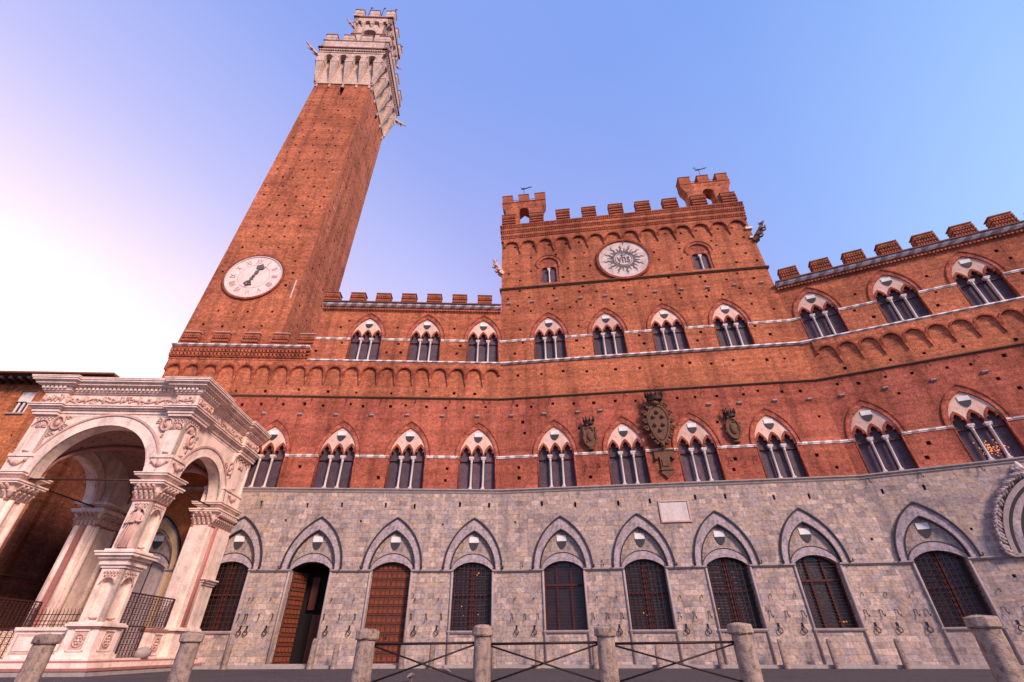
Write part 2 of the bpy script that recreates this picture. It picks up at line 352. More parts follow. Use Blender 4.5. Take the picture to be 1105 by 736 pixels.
def text_mb(mb, txt, size, mat, M, depth=.02, font_scale=(1, 1)):
    cu = bpy.data.curves.new('t', 'FONT'); cu.body = txt; cu.size = size; cu.align_x = 'CENTER'; cu.align_y = 'CENTER'; cu.extrude = depth; cu.resolution_u = 3
    o = bpy.data.objects.new('t', cu); COL.objects.link(o); dg = bpy.context.evaluated_depsgraph_get(); dg.update()
    me = bpy.data.meshes.new_from_object(o.evaluated_get(dg))
    # text lies in xy facing +z -> wall plane facing -y
    vs = [M @ Vector((v.co.x * font_scale[0], -v.co.z, v.co.y * font_scale[1])) for v in me.vertices]
    mb.add(vs, [tuple(p.vertices) for p in me.polygons], mat)
    bpy.data.objects.remove(o); bpy.data.curves.remove(cu); bpy.data.meshes.remove(me)

# ------------------------------------------------------------------ frames (world metres)
O = Vector((-.782, 26.0, 0)); AL, AC, AR = radians(2.272), radians(-7.211), radians(-23.607)
P2 = Vector((18.078, 23.614, 0))
WL = RZ(AL); WC = RZ(AC); WR = T(*(P2 - O)) @ RZ(AR)          # relative to the palace empty at O
FRM = {'L': WL, 'C': WC, 'R': WR}
CEN_L = [-13.6, -9.52, -5.43, -1.28]; CEN_C = [3.38, 7.42, 11.40, 15.52]; CEN_R = [1.72]
UP = {'L': [-9.25, -5.2, -1.22], 'C': [3.4, 7.36, 11.3, 15.32], 'R': [1.66, 5.82, 9.8, 13.9, 18.0]}
F1 = {'L': [-13.5, -9.47, -5.38, -1.27], 'C': [3.35, 7.4, 11.33, 15.58], 'R': [1.62, 5.95, 10.2, 14.4, 18.6]}
LEN_L0, LEN_C, LEN_R = -21.6, 19.01, 22.0

# ------------------------------------------------------------------ ground
g = MB(); g.add([(-400, -300, 0), (400, -300, 0), (400, 500, 0), (-400, 500, 0)], [(0, 1, 2, 3)], 'paving')
tag(g.build('ground'), None, None, kind='structure')
pv = MB(); 
for W_, a, b in (('L', -13.8, -.05), ('C', .02, 19.0), ('R', .02, 21.5)):
    Mw = T(*O) @ FRM[W_]
    pv.box(a, b, -.62, -.01, .004, .13, 'kerb', Mw)
tag(pv.build('pavement'), None, None, kind='structure')

# ------------------------------------------------------------------ palace
palace = thing('palace', 'long red brick gothic town hall with pale stone ground floor and battlements', 'palace', T(*O))

def putlogs(rows, s0, s1, avoid, rnd, sz=.09):
    hs = []
    for z, step in rows:
        s = s0 + rnd.uniform(.3, step)
        while s < s1 - .3:
            ss, zz = s + rnd.uniform(-.25, .25), z + rnd.uniform(-.1, .1)
            if not any(abs(ss - a) < b and c < zz < d for a, b, c, d in avoid):
                q = sz * rnd.uniform(.8, 1.15); hs.append((rect(ss - q, ss + q, zz - q, zz + q), .14))
            s += step * rnd.uniform(.85, 1.15)
    return hs
HW, SP1, LA, TY = 1.07, 1.87, 2.6, 3.66
def win_hole(c, z): return ([(c - HW, z + .0), (c + HW, z + .0)] + [(x, zz) for x, zz in reversed(pointed(HW, z + SP1, z + TY, 9, c))], None)
def gate_hole(c, zb):   # opening below + inner pointed recess above
    p = pointed(1.2, 4.1, 6.0, 9, c)
    return ([(c - 1, zb), (c + 1, zb), (c + 1, 4.1)] + list(reversed(p)) + [(c - 1, 4.1)], None)
rnd = random.Random(3)
GB = {-9.52: .15, -5.43: .15, -17.75: .45}
# --- stone base
base_c = {'L': [-17.75] + CEN_L, 'C': CEN_C, 'R': CEN_R + [6.2, 10.9, 15.2, 19.4]}
ext = {'L': (LEN_L0, 0), 'C': (0, LEN_C), 'R': (0, LEN_R)}
for W_ in 'LCR':
    a, b = ext[W_]; cs = base_c[W_]
    if W_ == 'R': cs = [1.72, 10.9, 15.2, 19.4]
    holes = [gate_hole(c, GB.get(c, 1.46)) for c in cs]
    if W_ == 'R':
        p = pointed(1.3, 4.1, 6.6, 9, 6.3); holes.append(([(5.0, 1.46), (7.6, 1.46)] + list(reversed(p)), None))
    av = [(c, 1.7, 0, 6.9) for c in cs + ([6.3] if W_ == 'R' else [])]
    if W_ == 'C': av.append((9.4, .95, 5.9, 7.6))
    slots = []
    for c in cs:
        for dx in (-.9, .75):
            s, z = c + dx + rnd.uniform(-.15, .15), 7.3 + rnd.uniform(-.06, .1)
            if W_ == 'C' and 8.3 < s < 10.5: continue
            slots.append((rect(s - .06, s + .06, z - .14, z + .12), .16))
    holes += slots + putlogs([(6.4, 3.7), (5.2, 4.1), (3.2, 4.1)], a, b, av, rnd, .06)
    MB().wall(rect(a, b, 0, 8.1), holes, 0, .6, 'stone', 'hole').build('stone_base_wall', palace, FRM[W_])
# --- lower brick storey (8.2 .. 13.85) and upper (13.95 .. )
for W_ in 'LCR':
    a, b = ext[W_]
    wh = [win_hole(c, 8.23) for c in F1[W_]]
    av = [(c, 1.45, 8.0, 12.5) for c in F1[W_]] + ([(9.4, .9, 8.3, 13.9), (5.45, .6, 10, 12.5), (13.5, .6, 10, 12.5)] if W_ == 'C' else [])
    hs = putlogs([(8.75, 1.9), (9.4, 1.7), (11.6, 1.9), (12.25, 2.1), (13.35, 1.25)], a, b, av, rnd)
    MB().wall(rect(a, b, 8.1, 13.9), wh + hs, 0, .6, 'brick_worn', 'hole').build('lower_brick_wall', palace, FRM[W_])
top = {'L': 20.95, 'C': 26.55, 'R': 20.95}
CLK, CLKR = (9.32, 25.05), 1.98
for W_ in 'LCR':
    a, b = ext[W_]
    if W_ == 'L': a = -12.75
    wh = [win_hole(c, 16.62) for c in UP[W_]]
    av = [(c, 1.45, 16.3, 20.8) for c in UP[W_]]
    rows = [(17.3, 1.5), (18.05, 1.9), (19.3, 1.9), (19.95, 2.3)]
    if W_ != 'C': rows += []
    else:
        rows += [(15.6, 1.45), (20.9, 1.5), (21.35, 2.2), (22.2, 1.7), (22.8, 2.1), (23.8, 1.8), (24.7, 1.6), (25.6, 1.5), (26.2, 2.4)]
        av += [(3.65, .95, 23.2, 26.2), (14.82, 1.0, 23.2, 26.2), (CLK[0], 2.3, 22.7, 27.3)]
    if W_ == 'C':
        for c in (3.65, 14.82):
            wh.append(([(c - .74, 23.4), (c + .74, 23.4)] + [(c + .74 * cos(pi * k / 10), 25.2 + .74 * sin(pi * k / 10)) for k in range(11)], None))
        a2, b2 = a, b
    z0 = 16.45 if W_ != 'C' else 13.9
    hs = putlogs(rows, a, b, av, rnd)
    MB().wall(rect(a, b, z0, top[W_]), wh + hs, 0, .6, 'brick', 'hole').build('upper_brick_wall', palace, FRM[W_])
    if W_ != 'C':
        hs = putlogs([(14.3, 1.9)], ext[W_][0], b, [], rnd)
        MB().wall(rect(ext[W_][0], b, 13.9, 16.45), hs, 0, .6, 'brick', 'hole').build('corbel_zone_wall', palace, FRM[W_])

# --- bodies behind the facades (roofs, sides, backs)
def body(W_, a, b, z, dep, ya=.6):
    bb = MB(); bb.box(a, b, ya, dep, 0, z, 'brick'); bb.build('rear_wing', palace, FRM[W_])
bb = MB()
bb.box(LEN_L0, .4, 4.5, 12, 0, 20.9, 'brick'); bb.box(LEN_L0, LEN_L0 + .5, .6, 4.5, 0, 17.3, 'brick'); bb.box(-12.75, -.1, .6, 4.5, 20.6, 20.9, 'tile'); bb.box(-12.75, -12.25, .6, 4.5, 17.3, 20.6, 'brick'); bb.box(LEN_L0 + .5, -12.3, 1.5, 1.6, .1, 17.0, 'black')
bb.build('rear_wing', palace, WL)
bb = MB(); bb.box(0, LEN_C, 4.5, 9, 0, 29.6, 'brick'); bb.box(0, .55, .6, 4.5, 13.9, 29.6, 'brick'); bb.box(LEN_C - .55, LEN_C, .6, 4.5, 13.9, 29.6, 'brick'); bb.box(.55, LEN_C - .55, .6, 4.5, 29.3, 29.6, 'tile'); bb.build('rear_wing', palace, WC)
bb = MB(); bb.box(0, LEN_R, 4.5, 12, 0, 20.9, 'brick'); bb.box(LEN_R - .5, LEN_R, .6, 4.5, 0, 20.9, 'brick'); bb.box(.3, LEN_R - .5, .6, 4.5, 20.6, 20.9, 'tile'); bb.build('rear_wing', palace, WR)
# dark rooms behind the openings
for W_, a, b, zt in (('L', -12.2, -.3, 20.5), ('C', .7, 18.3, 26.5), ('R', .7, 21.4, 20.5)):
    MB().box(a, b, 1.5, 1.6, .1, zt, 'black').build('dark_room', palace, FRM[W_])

# --- string courses
def string(W_, z0, z1, y, segs, mat, name='string_course', cap=None):
    for a, b in segs:
        h = z1 - z0; mb = MB()
        mb.run([(.02, z0), (-y * .45, z0), (-y * .6, z0 + h * .35), (-y, z0 + h * .5), (-y, z1), (.02, z1 + .015)], a, b, mat)
        mb.build(name, palace, FRM[W_])
def gaps(cs, hw, a, b):
    out = []; x = a
    for c in cs:
        if c - hw > x: out.append((x, c - hw))
        x = c + hw
    if b > x: out.append((x, b))
    return out
for W_ in 'LCR':
    a, b = ext[W_]
    string(W_, 8.07, 8.2, .11, [(a, b)], 'kerb'); string(W_, 7.97, 8.05, .05, [(a, b)], 'kerb')
    string(W_, 13.84, 13.95, .11, [(a, b)], 'arms')
    string(W_, 10.0, 10.14, .07, gaps(F1[W_], HW, a, b), 'marble_band')
    aa = -12.75 if W_ == 'L' else a
    string(W_, 16.45, 16.6, .17, [(aa, b)], 'marble_band')
    string(W_, 18.28, 18.42, .07, gaps(UP[W_], HW, aa, b), 'marble_band')
    cs = base_c[W_]
    gs = gaps([(6.3 if c == 6.2 else c) for c in cs], 1.0, a, b)
    string(W_, 3.98, 4.1, .12, gs, 'string_grey')
string('C', 22.98, 23.14, .14, [(0, LEN_C)], 'arms')
# string round the sides of the central block
for x, d in ((-.13, -1), (LEN_C, 1)):
    MB().box(x, x + .13, -.13, 5, 22.98, 23.14, 'arms').build('string_course', palace, WC)

# --- corbel tables
def corbel_table(W_, s0, period, n, zt, ztop, zb, y=.10, mat='brick'):
    mb = MB(); r = period * .385; zc = zt - r; pts = [(s0, ztop), (s0, zc)]
    for i in range(n):
        x0 = s0 + i * period; c = x0 + period / 2
        if i == 0: pts += [(c - r, zc)]
        pts += [(c - r * cos(pi * k / 8), zc + r * sin(pi * k / 8)) for k in range(9)]
        if i < n - 1: pts += [(c + r, zc - .12), (x0 + period, zb), (x0 + period + (period / 2 - r), zc - .12)]
    pts += [(s0 + n * period, zc), (s0 + n * period, ztop)]
    mb.prism(pts, -y, .02, mat)
    for i in range(n):      # raised arch rims and pointed consoles
        c = s0 + (i + .5) * period
        o_ = [(c - (r + .1) * cos(pi * k / 8), zc + (r + .1) * sin(pi * k / 8)) for k in range(9)]
        i_ = [(c - r * cos(pi * k / 8), zc + r * sin(pi * k / 8)) for k in range(9)]
        mb.band(o_, i_, -y - .05, -y + .01, 'brick_trim')
        if i < n - 1:
            x = s0 + (i + 1) * period; w_ = period / 2 - r
            mb.add([(x - w_, -y - .07, zc + .02), (x + w_, -y - .07, zc + .02), (x, .0, zb - .12), (x - w_, 0, zc + .02), (x + w_, 0, zc + .02)], [(0, 2, 1), (0, 3, 2), (1, 2, 4), (3, 0, 1, 4)], 'brick_trim')
    return mb.build('corbel_table', palace, FRM[W_])
corbel_table('L', -21.6, 1.137, 19, 16.05, 16.46, 14.8)
corbel_table('R', .6, 1.09, 19, 15.98, 16.46, 14.75)
corbel_table('C', .15, 1.335, 14, 27.95, 28.1, 26.65, .11)
def dentils(mb, s0, s1, y, z0, z1, mat='brick_trim', w_=.11, gap=.11, back=.05):
    s = s0; y -= .03
    while s + w_ <= s1 + 1e-4:
        mb.prism([(s, z0), (s + w_, z0), (s + w_, z1), (s, z1)], y, y + back + .06, mat); s += w_ + gap
MB().wall(rect(0, LEN_C, 26.55, 28.0), putlogs([(27.35, 1.335)], .2, LEN_C, [(CLK[0], 2.3, 22.7, 27.9)], rnd), 0, .6, 'brick', 'hole').build('upper_brick_wall', palace, WC)
# top bands of the central block, stepping outwards
mb = MB(); z = 28.1
for i in range(3):
    y = .12 + i * .07
    mb.box(-y * .5, LEN_C + y * .5, -y, .6, z, z + .27, 'brick'); mb.box(-y * .5, LEN_C + y * .5, -y - .04, .6, z + .27, z + .32, 'brick_trim'); mb.box(-y * .3, LEN_C + y * .3, -y + .05, .6, z + .32, z + .48, 'brick_trim')
    dentils(mb, 0.02, LEN_C, -y - .01, z + .32, z + .475, 'brick', .085, .085); mb.box(-y * .5, LEN_C + y * .5, -y - .05, .6, z + .48, z + .54, 'brick_trim'); z += .54
mb.box(-.15, LEN_C + .15, -.33, .6, z, 29.83, 'brick')
mb.build('top_band', palace, WC)
# parapets of the wings
for W_, a, b in (('L', -12.75, -.02), ('R', .05, LEN_R)):
    mb = MB(); mb.box(a, b, -.06, .55, 20.93, 21.06, 'brick_trim'); dentils(mb, a, b, -.14, 20.83, 20.95, 'brick', .1, .1)
    mb.build('dentil_course', palace, FRM[W_])
    mb = MB(); mb.run([(0.0, 21.12), (-.14, 21.12), (-.27, 21.22), (-.31, 21.32), (0.0, 21.33)], a, b, 'marble_band'); mb.build('parapet_band', palace, FRM[W_])
    mb = MB(); mb.box(a, b, -.37, .62, 21.33, 21.38, 'eave'); mb.box(a, b, -.36, .58, 21.38, 21.45, 'tile'); mb.build('parapet_coping', palace, FRM[W_])
# --- merlons
def merlon_mb(w_, h, d=.5):
    m = MB(); m.box(-w_ / 2 + .03, w_ / 2 - .03, 0, d, 0, h - .07, 'brick')
    for f in (.14, .38, .62):
        m.box(-w_ / 2, w_ / 2, -.07, d + .03, h * f - .06, h * f, 'brick_trim'); m.box(-w_ / 2, -w_ / 2 + .08, -.07, d, h * f, h * f + .13, 'brick'); m.box(w_ / 2 - .08, w_ / 2, -.07, d, h * f, h * f + .13, 'brick')
        dentils(m, -w_ / 2 + .14, w_ / 2 - .1, -.03, h * f, h * f + .13, 'brick', .07, .07, -.01)
    m.box(-w_ / 2, w_ / 2, -.07, d + .03, h * .62 + .13, h * .62 + .22, 'brick')
    m.box(-w_ / 2 - .02, w_ / 2 + .02, -.04, d + .04, h - .07, h, 'tile'); return m
def merlon_row(W_, cs, w_, h, y, z, d=.5):
    m0 = merlon_mb(w_, h, d).build('merlon', palace, FRM[W_] @ T(cs[0], y, z))
    for c in cs[1:]: copy_part(m0, palace, FRM[W_] @ T(c, y + random.uniform(-.02, .02), z + random.uniform(-.02, .02)))
merlon_row('L', [-12.44 + i * 1.868 for i in range(7)], 1.04, 1.17, .12, 21.45, .6)
merlon_row('R', [1.08 + i * 1.925 for i in range(11)], 1.08, 1.06, -.12, 21.45, .55)
merlon_row('C', [.58, 2.92, 5.1, 7.24, 9.42, 11.58, 13.76, 15.98, 18.28], 1.14, 1.25, -.3, 29.83, .5)
# moss tufts on two of the right wing merlons
for c in (3.0, 4.9, 6.9, 8.8):
    mb = MB(); mx_, mz_ = c + random.uniform(-.2, .2), 21.5 + random.choice((.3, .6))
    for k in range(16): mb.blob((mx_ + random.gauss(0, .12), -.17, mz_ + random.gauss(0, .035)), (.07, .04, .05), 'moss', 5, 4)
    mb.build('moss_tuft', palace, WR)
# ledge and merlons in front of the bell tower foot
mb = MB(); a, b = LEN_L0 - .1, -12.72
mb.box(a, b, -.13, .3, 16.46, 16.62, 'brick'); mb.box(a, b, -.2, .3, 16.62, 16.72, 'brick_trim'); dentils(mb, a, b, -.22, 16.72, 16.88, 'brick', .12, .12); mb.box(a, b, -.13, .3, 16.72, 17.1, 'brick')
mb.box(a, b, -.24, .3, 16.88, 16.96, 'brick_trim'); dentils(mb, a, b, -.26, 17.0, 17.16, 'brick', .12, .12); mb.box(a, b, -.26, .3, 17.16, 17.36, 'brick_trim')
mb.build('ledge_band', palace, WL)
mb = MB(); mb.run([(.8, 17.36), (-.3, 17.36), (-.42, 17.44), (-.42, 17.5), (.8, 17.52)], a, b, 'marble_band'); mb.build('ledge', palace, WL)
for i, c in enumerate((-21.0, -19.0, -17.0, -15.02, -13.25)):
    m = merlon_mb(1.05, 1.16, .22); m.box(-.54, .54, -.05, .26, 1.16, 1.19, 'marble')
    if i == 0: mm = m.build('merlon', palace, WL @ T(c, -.02, 17.52))
    else: copy_part(mm, palace, WL @ T(c, -.02, 17.52))

# --- windows with three lights
def shield_mb(w_=.46, h=.58, y=-.03):
    m = MB(); a = w_ / 2
    m.prism([(-a, h * .58), (a, h * .58), (a, h), (-a, h)], y, .03, 'shield_white')
    half = [(1, 1), (.97, .78), (.82, .5), (.55, .24), (.28, .08)]
    low = [(-a * u, h * .58 * v - .004) for u, v in half] + [(0, -.004)] + [(a * u, h * .58 * v - .004) for u, v in reversed(half)]
    m.prism(low, y, .03, 'shield_black'); return m
def make_trifora(M):
    m = MB()
    # relieving arch ring and outer label
    o1 = pointed(1.28, SP1, 4.0, 12); i1 = pointed(HW, SP1, TY, 12)
    m.band([(-1.27, SP1 - .12)] + o1 + [(1.27, SP1 - .12)], [(-HW, SP1 - .12)] + i1 + [(HW, SP1 - .12)], -.035, .05, 'brick_worn')
    o2 = pointed(1.33, SP1, 4.09, 12); m.band(o2, pointed(1.275, SP1, 4.005, 12), -.075, .02, 'brick_trim')
    # tympanum
    arch = pointed(HW - .004, SP1, TY - .01, 12); sc = []
    for c in (.70, 0, -.70): sc += [(x, z) for x, z in reversed(pointed(.345, SP1 + .06, LA + .06, 6, c))]
    m.prism([(-HW + .004, SP1)] + arch[1:-1] + [(HW - .004, SP1)] + [(HW - .02, SP1 + .06)] + sc + [(-HW + .02, SP1 + .06)], .05, .2, 'plaster')
    for c in (-.70, 0, .70):
        oo = pointed(.34, SP1 + .06, LA + .05, 8, c)
        tre = [(-.27, SP1), (-.285, SP1 + .14), (-.26, SP1 + .25), (-.19, SP1 + .28), (-.135, SP1 + .25), (-.16, SP1 + .34), (-.14, SP1 + .44), (-.08, SP1 + .52), (0, SP1 + .62)]
        tre = [(c + x, z) for x, z in tre] + [(c - x, z) for x, z in reversed(tre[:-1])]
        m.band([(c - .34, SP1)] + oo + [(c + .34, SP1)], tre, .02, .18, 'brick_trim')
    m.box(-1.06, 1.06, .16, .21, SP1 - .24, SP1 - .19, 'wood_dark')
    for x in (-1.06, -.35, .31, 1.02): m.box(x, x + .04, .20, .24, .02, SP1, 'wood_dark')
    for sx in (-1, 1): m.tube([(sx * 1.06, .02, 0), (sx * 1.06, .02, SP1)], .045, 'brick_trim', 6)
    w0 = m.build('window', palace, M)
    MB().box(-1.06, 1.06, .25, .27, .0, LA + .05, 'glass_up').build('window_pane', w0)
    col = MB(); r = .06
    col.box(-.10, .10, -.02, .17, 0, .06, 'marble'); col.lathe([(.09, .06), (.095, .09), (.07, .13), (r, .16), (r, 1.52), (.075, 1.54), (r, 1.56), (.08, 1.64), (.13, 1.75)], (0, .075, 0), 'marble', 12)
    col.box(-.145, .145, -.05, .19, 1.77, 1.87, 'marble'); col.box(-.12, .12, -.03, .17, 1.70, 1.77, 'marble')
    c0 = col.build('column', w0, T(-.35, 0, 0)); copy_part(c0, w0, T(.35, 0, 0))
    # small half colonnettes on the jambs
    shield_mb(.50, .60).build('shield', w0, T(0, .04, 2.78))
    return w0
w0 = make_trifora(WL @ T(F1['L'][0], 0, 8.23)); tri = [w0]
for W_ in 'LCR':
    for c in F1[W_]:
        if (W_, c) != ('L', F1['L'][0]): copy_part(w0, palace, FRM[W_] @ T(c, 0, 8.23))
    for c in UP[W_]: copy_part(w0, palace, FRM[W_] @ T(c, 0, 16.62) @ Matrix.Diagonal((1, 1, .975, 1)))
# warm lamp light seen through the panes of one window on the right
lm = MB(); rr_ = random.Random(5)
for k in range(90):
    x, z = rr_.gauss(0, .28), rr_.gauss(.62, .17)
    if abs(x) < .6: e_ = rr_.uniform(.01, .028); lm.box(x - e_, x + e_, .235, .246, z - e_, z + e_, 'lamp')
lm.build('chandelier_glow', palace, WR @ T(F1['R'][1] + .05, 0, 8.23))['kind'] = 'stuff'

# --- small two-light windows of the central block
for i, c in enumerate((3.65, 14.82)):
    m = MB(); arc = lambda r, n=12: [(-r * cos(pi * k / n), 1.8 + r * sin(pi * k / n)) for k in range(n + 1)]
    m.band([(-.84, 1.5)] + arc(.95) + [(.84, 1.5)], [(-.74, 1.5)] + arc(.74) + [(.74, 1.5)], -.05, .04, 'brick_worn'); m.band(arc(1.02), arc(.955), -.09, .02, 'brick_trim')
    top_ = arc(.74); sc = []
    for cx in (.28, -.28): sc += [(cx + .25 * cos(pi * k / 8), 1.36 + .2 * sin(pi * k / 8)) for k in range(9)]
    m.prism([(-.74, 0)] + top_ + [(.74, 0), (.55, 0), (.55, 1.4)] + [(x, z + .06) for x, z in sc] + [(-.55, 1.4), (-.55, 0)], .06, .2, 'brick_worn')
    wd = m.build('window', palace, WC @ T(c, 0, 23.4))
    MB().box(-.58, .58, .2, .22, 0, 1.7, 'glass_up').build('window_pane', wd)
    q = MB(); q.lathe([(.085, 0), (.085, .06), (.055, .1), (.055, 1.15), (.11, 1.3)], (0, .08, 0), 'marble', 10); q.box(-.12, .12, -.03, .2, 1.3, 1.44, 'marble'); q.build('column', wd)

# --- ground floor gothic arches
def make_arch(M, shield=True):
    m = MB()
    o3 = pointed(1.54, 4.1, 6.68, 14); o2 = pointed(1.475, 4.1, 6.59, 14); i2 = pointed(1.18, 4.1, 6.03, 14); i1 = pointed(1.13, 4.1, 5.96, 14)
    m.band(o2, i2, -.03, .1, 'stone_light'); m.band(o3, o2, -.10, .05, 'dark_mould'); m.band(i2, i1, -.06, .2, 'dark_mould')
    lo = segarc(1.0, 4.1, 4.48, 14); lo2 = segarc(1.16, 4.28, 4.86, 14)
    m.band([(-1.13, 4.1)] + i1[1:-1] + [(1.13, 4.1)], [(-1.0, 4.1)] + lo[1:-1] + [(1.0, 4.1)], .13, .5, 'stone')
    l2 = segarc(1.10, 4.22, 4.86, 14)
    m.band([(-1.1, 4.1)] + l2 + [(1.1, 4.1)], [(-1.0, 4.1)] + lo[1:-1] + [(1.0, 4.1)], .07, .48, 'stone_light')
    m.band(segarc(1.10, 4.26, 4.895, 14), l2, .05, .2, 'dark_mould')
    for sx in (-1, 1): m.tube([(sx * 1.04, -.03, .16), (sx * 1.04, -.03, 3.98)], .055, 'string_grey', 8)
    for sx in (-1, 1): m.tube([(sx * 1.5, -.14, 4.14), (sx * 1.55, -.26, 4.12), (sx * 1.56, -.27, 4.25)], .03, 'iron', 5)
    a = m.build('archway', palace, M)
    shield_mb(.5, .66).build('shield', a, T(0, .13, 5.04))
    return a
a0 = make_arch(WL @ T(CEN_L[0], 0, 0))
for W_ in 'LCR':
    for c in base_c[W_]:
        if (W_, c) != ('L', CEN_L[0]) and c != 6.2: copy_part(a0, palace, FRM[W_] @ T(c, 0, 0))

# sills
for W_ in 'LCR':
    for c in base_c[W_]:
        if c in GB or c == 6.2: continue
        MB().run([(.3, 1.34), (-.06, 1.34), (-.1, 1.4), (-.1, 1.46), (.3, 1.47)], c - 1.1, c + 1.1, 'string_grey').build('window_sill', palace, FRM[W_])

# grilled windows: glass, red-brown mullions, wrought iron bars
def lower_window(M, kind, lamps=()):
    f = MB(); hs = segarc(1.0, 4.1, 4.48, 12)
    top = lambda x: 4.48 - (4.48 - 4.1) * (x / 1.0) ** 2
    if kind == 'cross':
        for x in (-.36, .36): f.box(x - .045, x + .045, .34, .42, 1.47, top(x) - .02, 'mullion')
        f.box(-1, 1, .33, .41, 3.35, 3.45, 'mullion'); f.box(-1.0, -.93, .34, .42, 1.47, 4.1, 'mullion'); f.box(.93, 1.0, .34, .42, 1.47, 4.1, 'mullion')
    else:
        for x in (-.12, .04): f.box(x, x + .09, .34, .42, 1.47, top(x) - .02, 'mullion')
        f.box(-1, 1, .35, .42, 2.95, 3.02, 'mullion')
    w_ = f.build('window', palace, M)
    p = MB(); p.prism([(-1, 1.47)] + hs + [(1, 1.47)], .45, .47, 'glass_round' if kind == 'cross' else 'glass_low'); p.build('window_pane', w_)
    gr = MB()
    if kind != 'cross':
        x = -.88
        while x < .95: gr.box(x - .013, x + .013, .2, .226, 1.47, top(x) - .02, 'iron_brown'); x += .22
        z = 1.6
        while z < 4.4:
            hw = 1.0 if z < 4.1 else sqrt(max(0, (4.48 - z) / .38)); gr.box(-hw, hw, .226, .25, z - .013, z + .013, 'iron_brown'); z += .235
    else:
        z = 1.6
        while z < 4.4:
            hw = 1.0 if z < 4.1 else sqrt(max(0, (4.48 - z) / .38)); gr.box(-hw, hw, .226, .24, z - .008, z + .008, 'iron_brown'); z += .14
    gr.build('grille', w_)
    if lamps:
        l = MB()
        for x, z, r in lamps: r *= .6; l.box(x - r, x + r, .425, .44, z - r * .7, z + r * .7, 'lamp')
        l.build('lamp_glow', w_)
    return w_
lower_window(WL @ T(CEN_L[0]), 'bars'); lower_window(WL @ T(CEN_L[3]), 'bars', [(.3, 4.0, .07), (.22, 3.92, .05), (-.5, 2.5, .035), (.35, 2.15, .04), (-.38, 2.1, .03)])
lower_window(WC @ T(CEN_C[0]), 'cross'); lower_window(WC @ T(CEN_C[1]), 'bars', [(-.3, 2.15, .05), (-.15, 2.05, .03)]); lower_window(WC @ T(CEN_C[2]), 'bars', [(-.75, 2.3, .05)])
lower_window(WC @ T(CEN_C[3]), 'cross', [(.35, 1.72, .06), (.5, 1.72, .06), (.62, 1.72, .05)]); lower_window(WR @ T(CEN_R[0]), 'bars')
for c in (10.9, 15.2, 19.4): lower_window(WR @ T(c), 'bars')
# closed studded door
d = MB(); hs = segarc(.98, 4.1, 4.47, 12)
d.prism([(-.98, .15)] + hs + [(.98, .15)], .36, .46, 'wood')
z = .25
while z < 4.3:
    for k in range(8):
        x = -.86 + k * .245
        if z > 4.0 and abs(x) > .7: continue
        d.frus((x - .095, x + .095, .30, .36), 0, z, (x - .075, x + .075, .31, .36), z + .17, 'wood'); d.box(x - .10, x + .10, .335, .365, z + .17, z + .30, 'wood_dark')
    d.box(-.97, .97, .31, .37, z + .31, z + .37, 'wood_dark'); z += .39
d.box(-.02, .02, .30, .37, .16, 4.4, 'wood_dark')
dd = d.build('door', palace, WL @ T(CEN_L[2]), 'closed wooden door with rows of small raised panels')
q = MB(); q.tube([(.12, .30, 1.3), (.12, .24, 1.28), (.12, .24, 1.15), (.12, .30, 1.13)], .015, 'iron'); q.build('handle', dd)
# open door leaf on the left of the second doorway, dark hall behind
d = MB(); d.box(0, .95, 0, .08, .15, 4.05, 'wood_dark')
z = .25
while z < 3.9:
    for k in range(4): d.frus((.06 + k * .22, .24 + k * .22, -.05, 0), 0, z, (.08 + k * .22, .22 + k * .22, -.04, 0), z + .17, 'wood')
    d.box(0, .95, -.04, .01, z + .22, z + .27, 'wood_dark'); z += .39
d.build('door', palace, WL @ T(CEN_L[1] - .95, .42) @ RZ(radians(62)), 'wooden door leaf swung open into the dark hall')
m = MB(); m.box(-.98, -.9, .5, 1.5, 0, 4.6, 'black'); m.box(.9, 1.0, .5, 1.5, 0, 4.6, 'black'); m.box(-1, 1, .45, 1.5, 0, .15, 'kerb'); m.box(.1, .9, 1.42, 1.48, .15, 2.2, 'wood_dark'); m.box(-.2, .15, 1.3, 1.48, 2.4, 3.9, 'mullion')
m.build('entrance_hall', palace, WL @ T(CEN_L[1]))
for c in (CEN_L[1], CEN_L[2]): MB().box(c - 1.1, c + 1.1, -.3, .4, .13, .17, 'kerb').build('door_step', palace, WL)
# chapel-side doorway: grey door
d = MB(); d.prism([(-.98, .45)] + hs + [(.98, .45)], .36, .44, 'string_grey'); d.box(-.02, .02, .33, .37, .5, 4.4, 'dark_mould'); d.build('door', palace, WL @ T(-17.75))
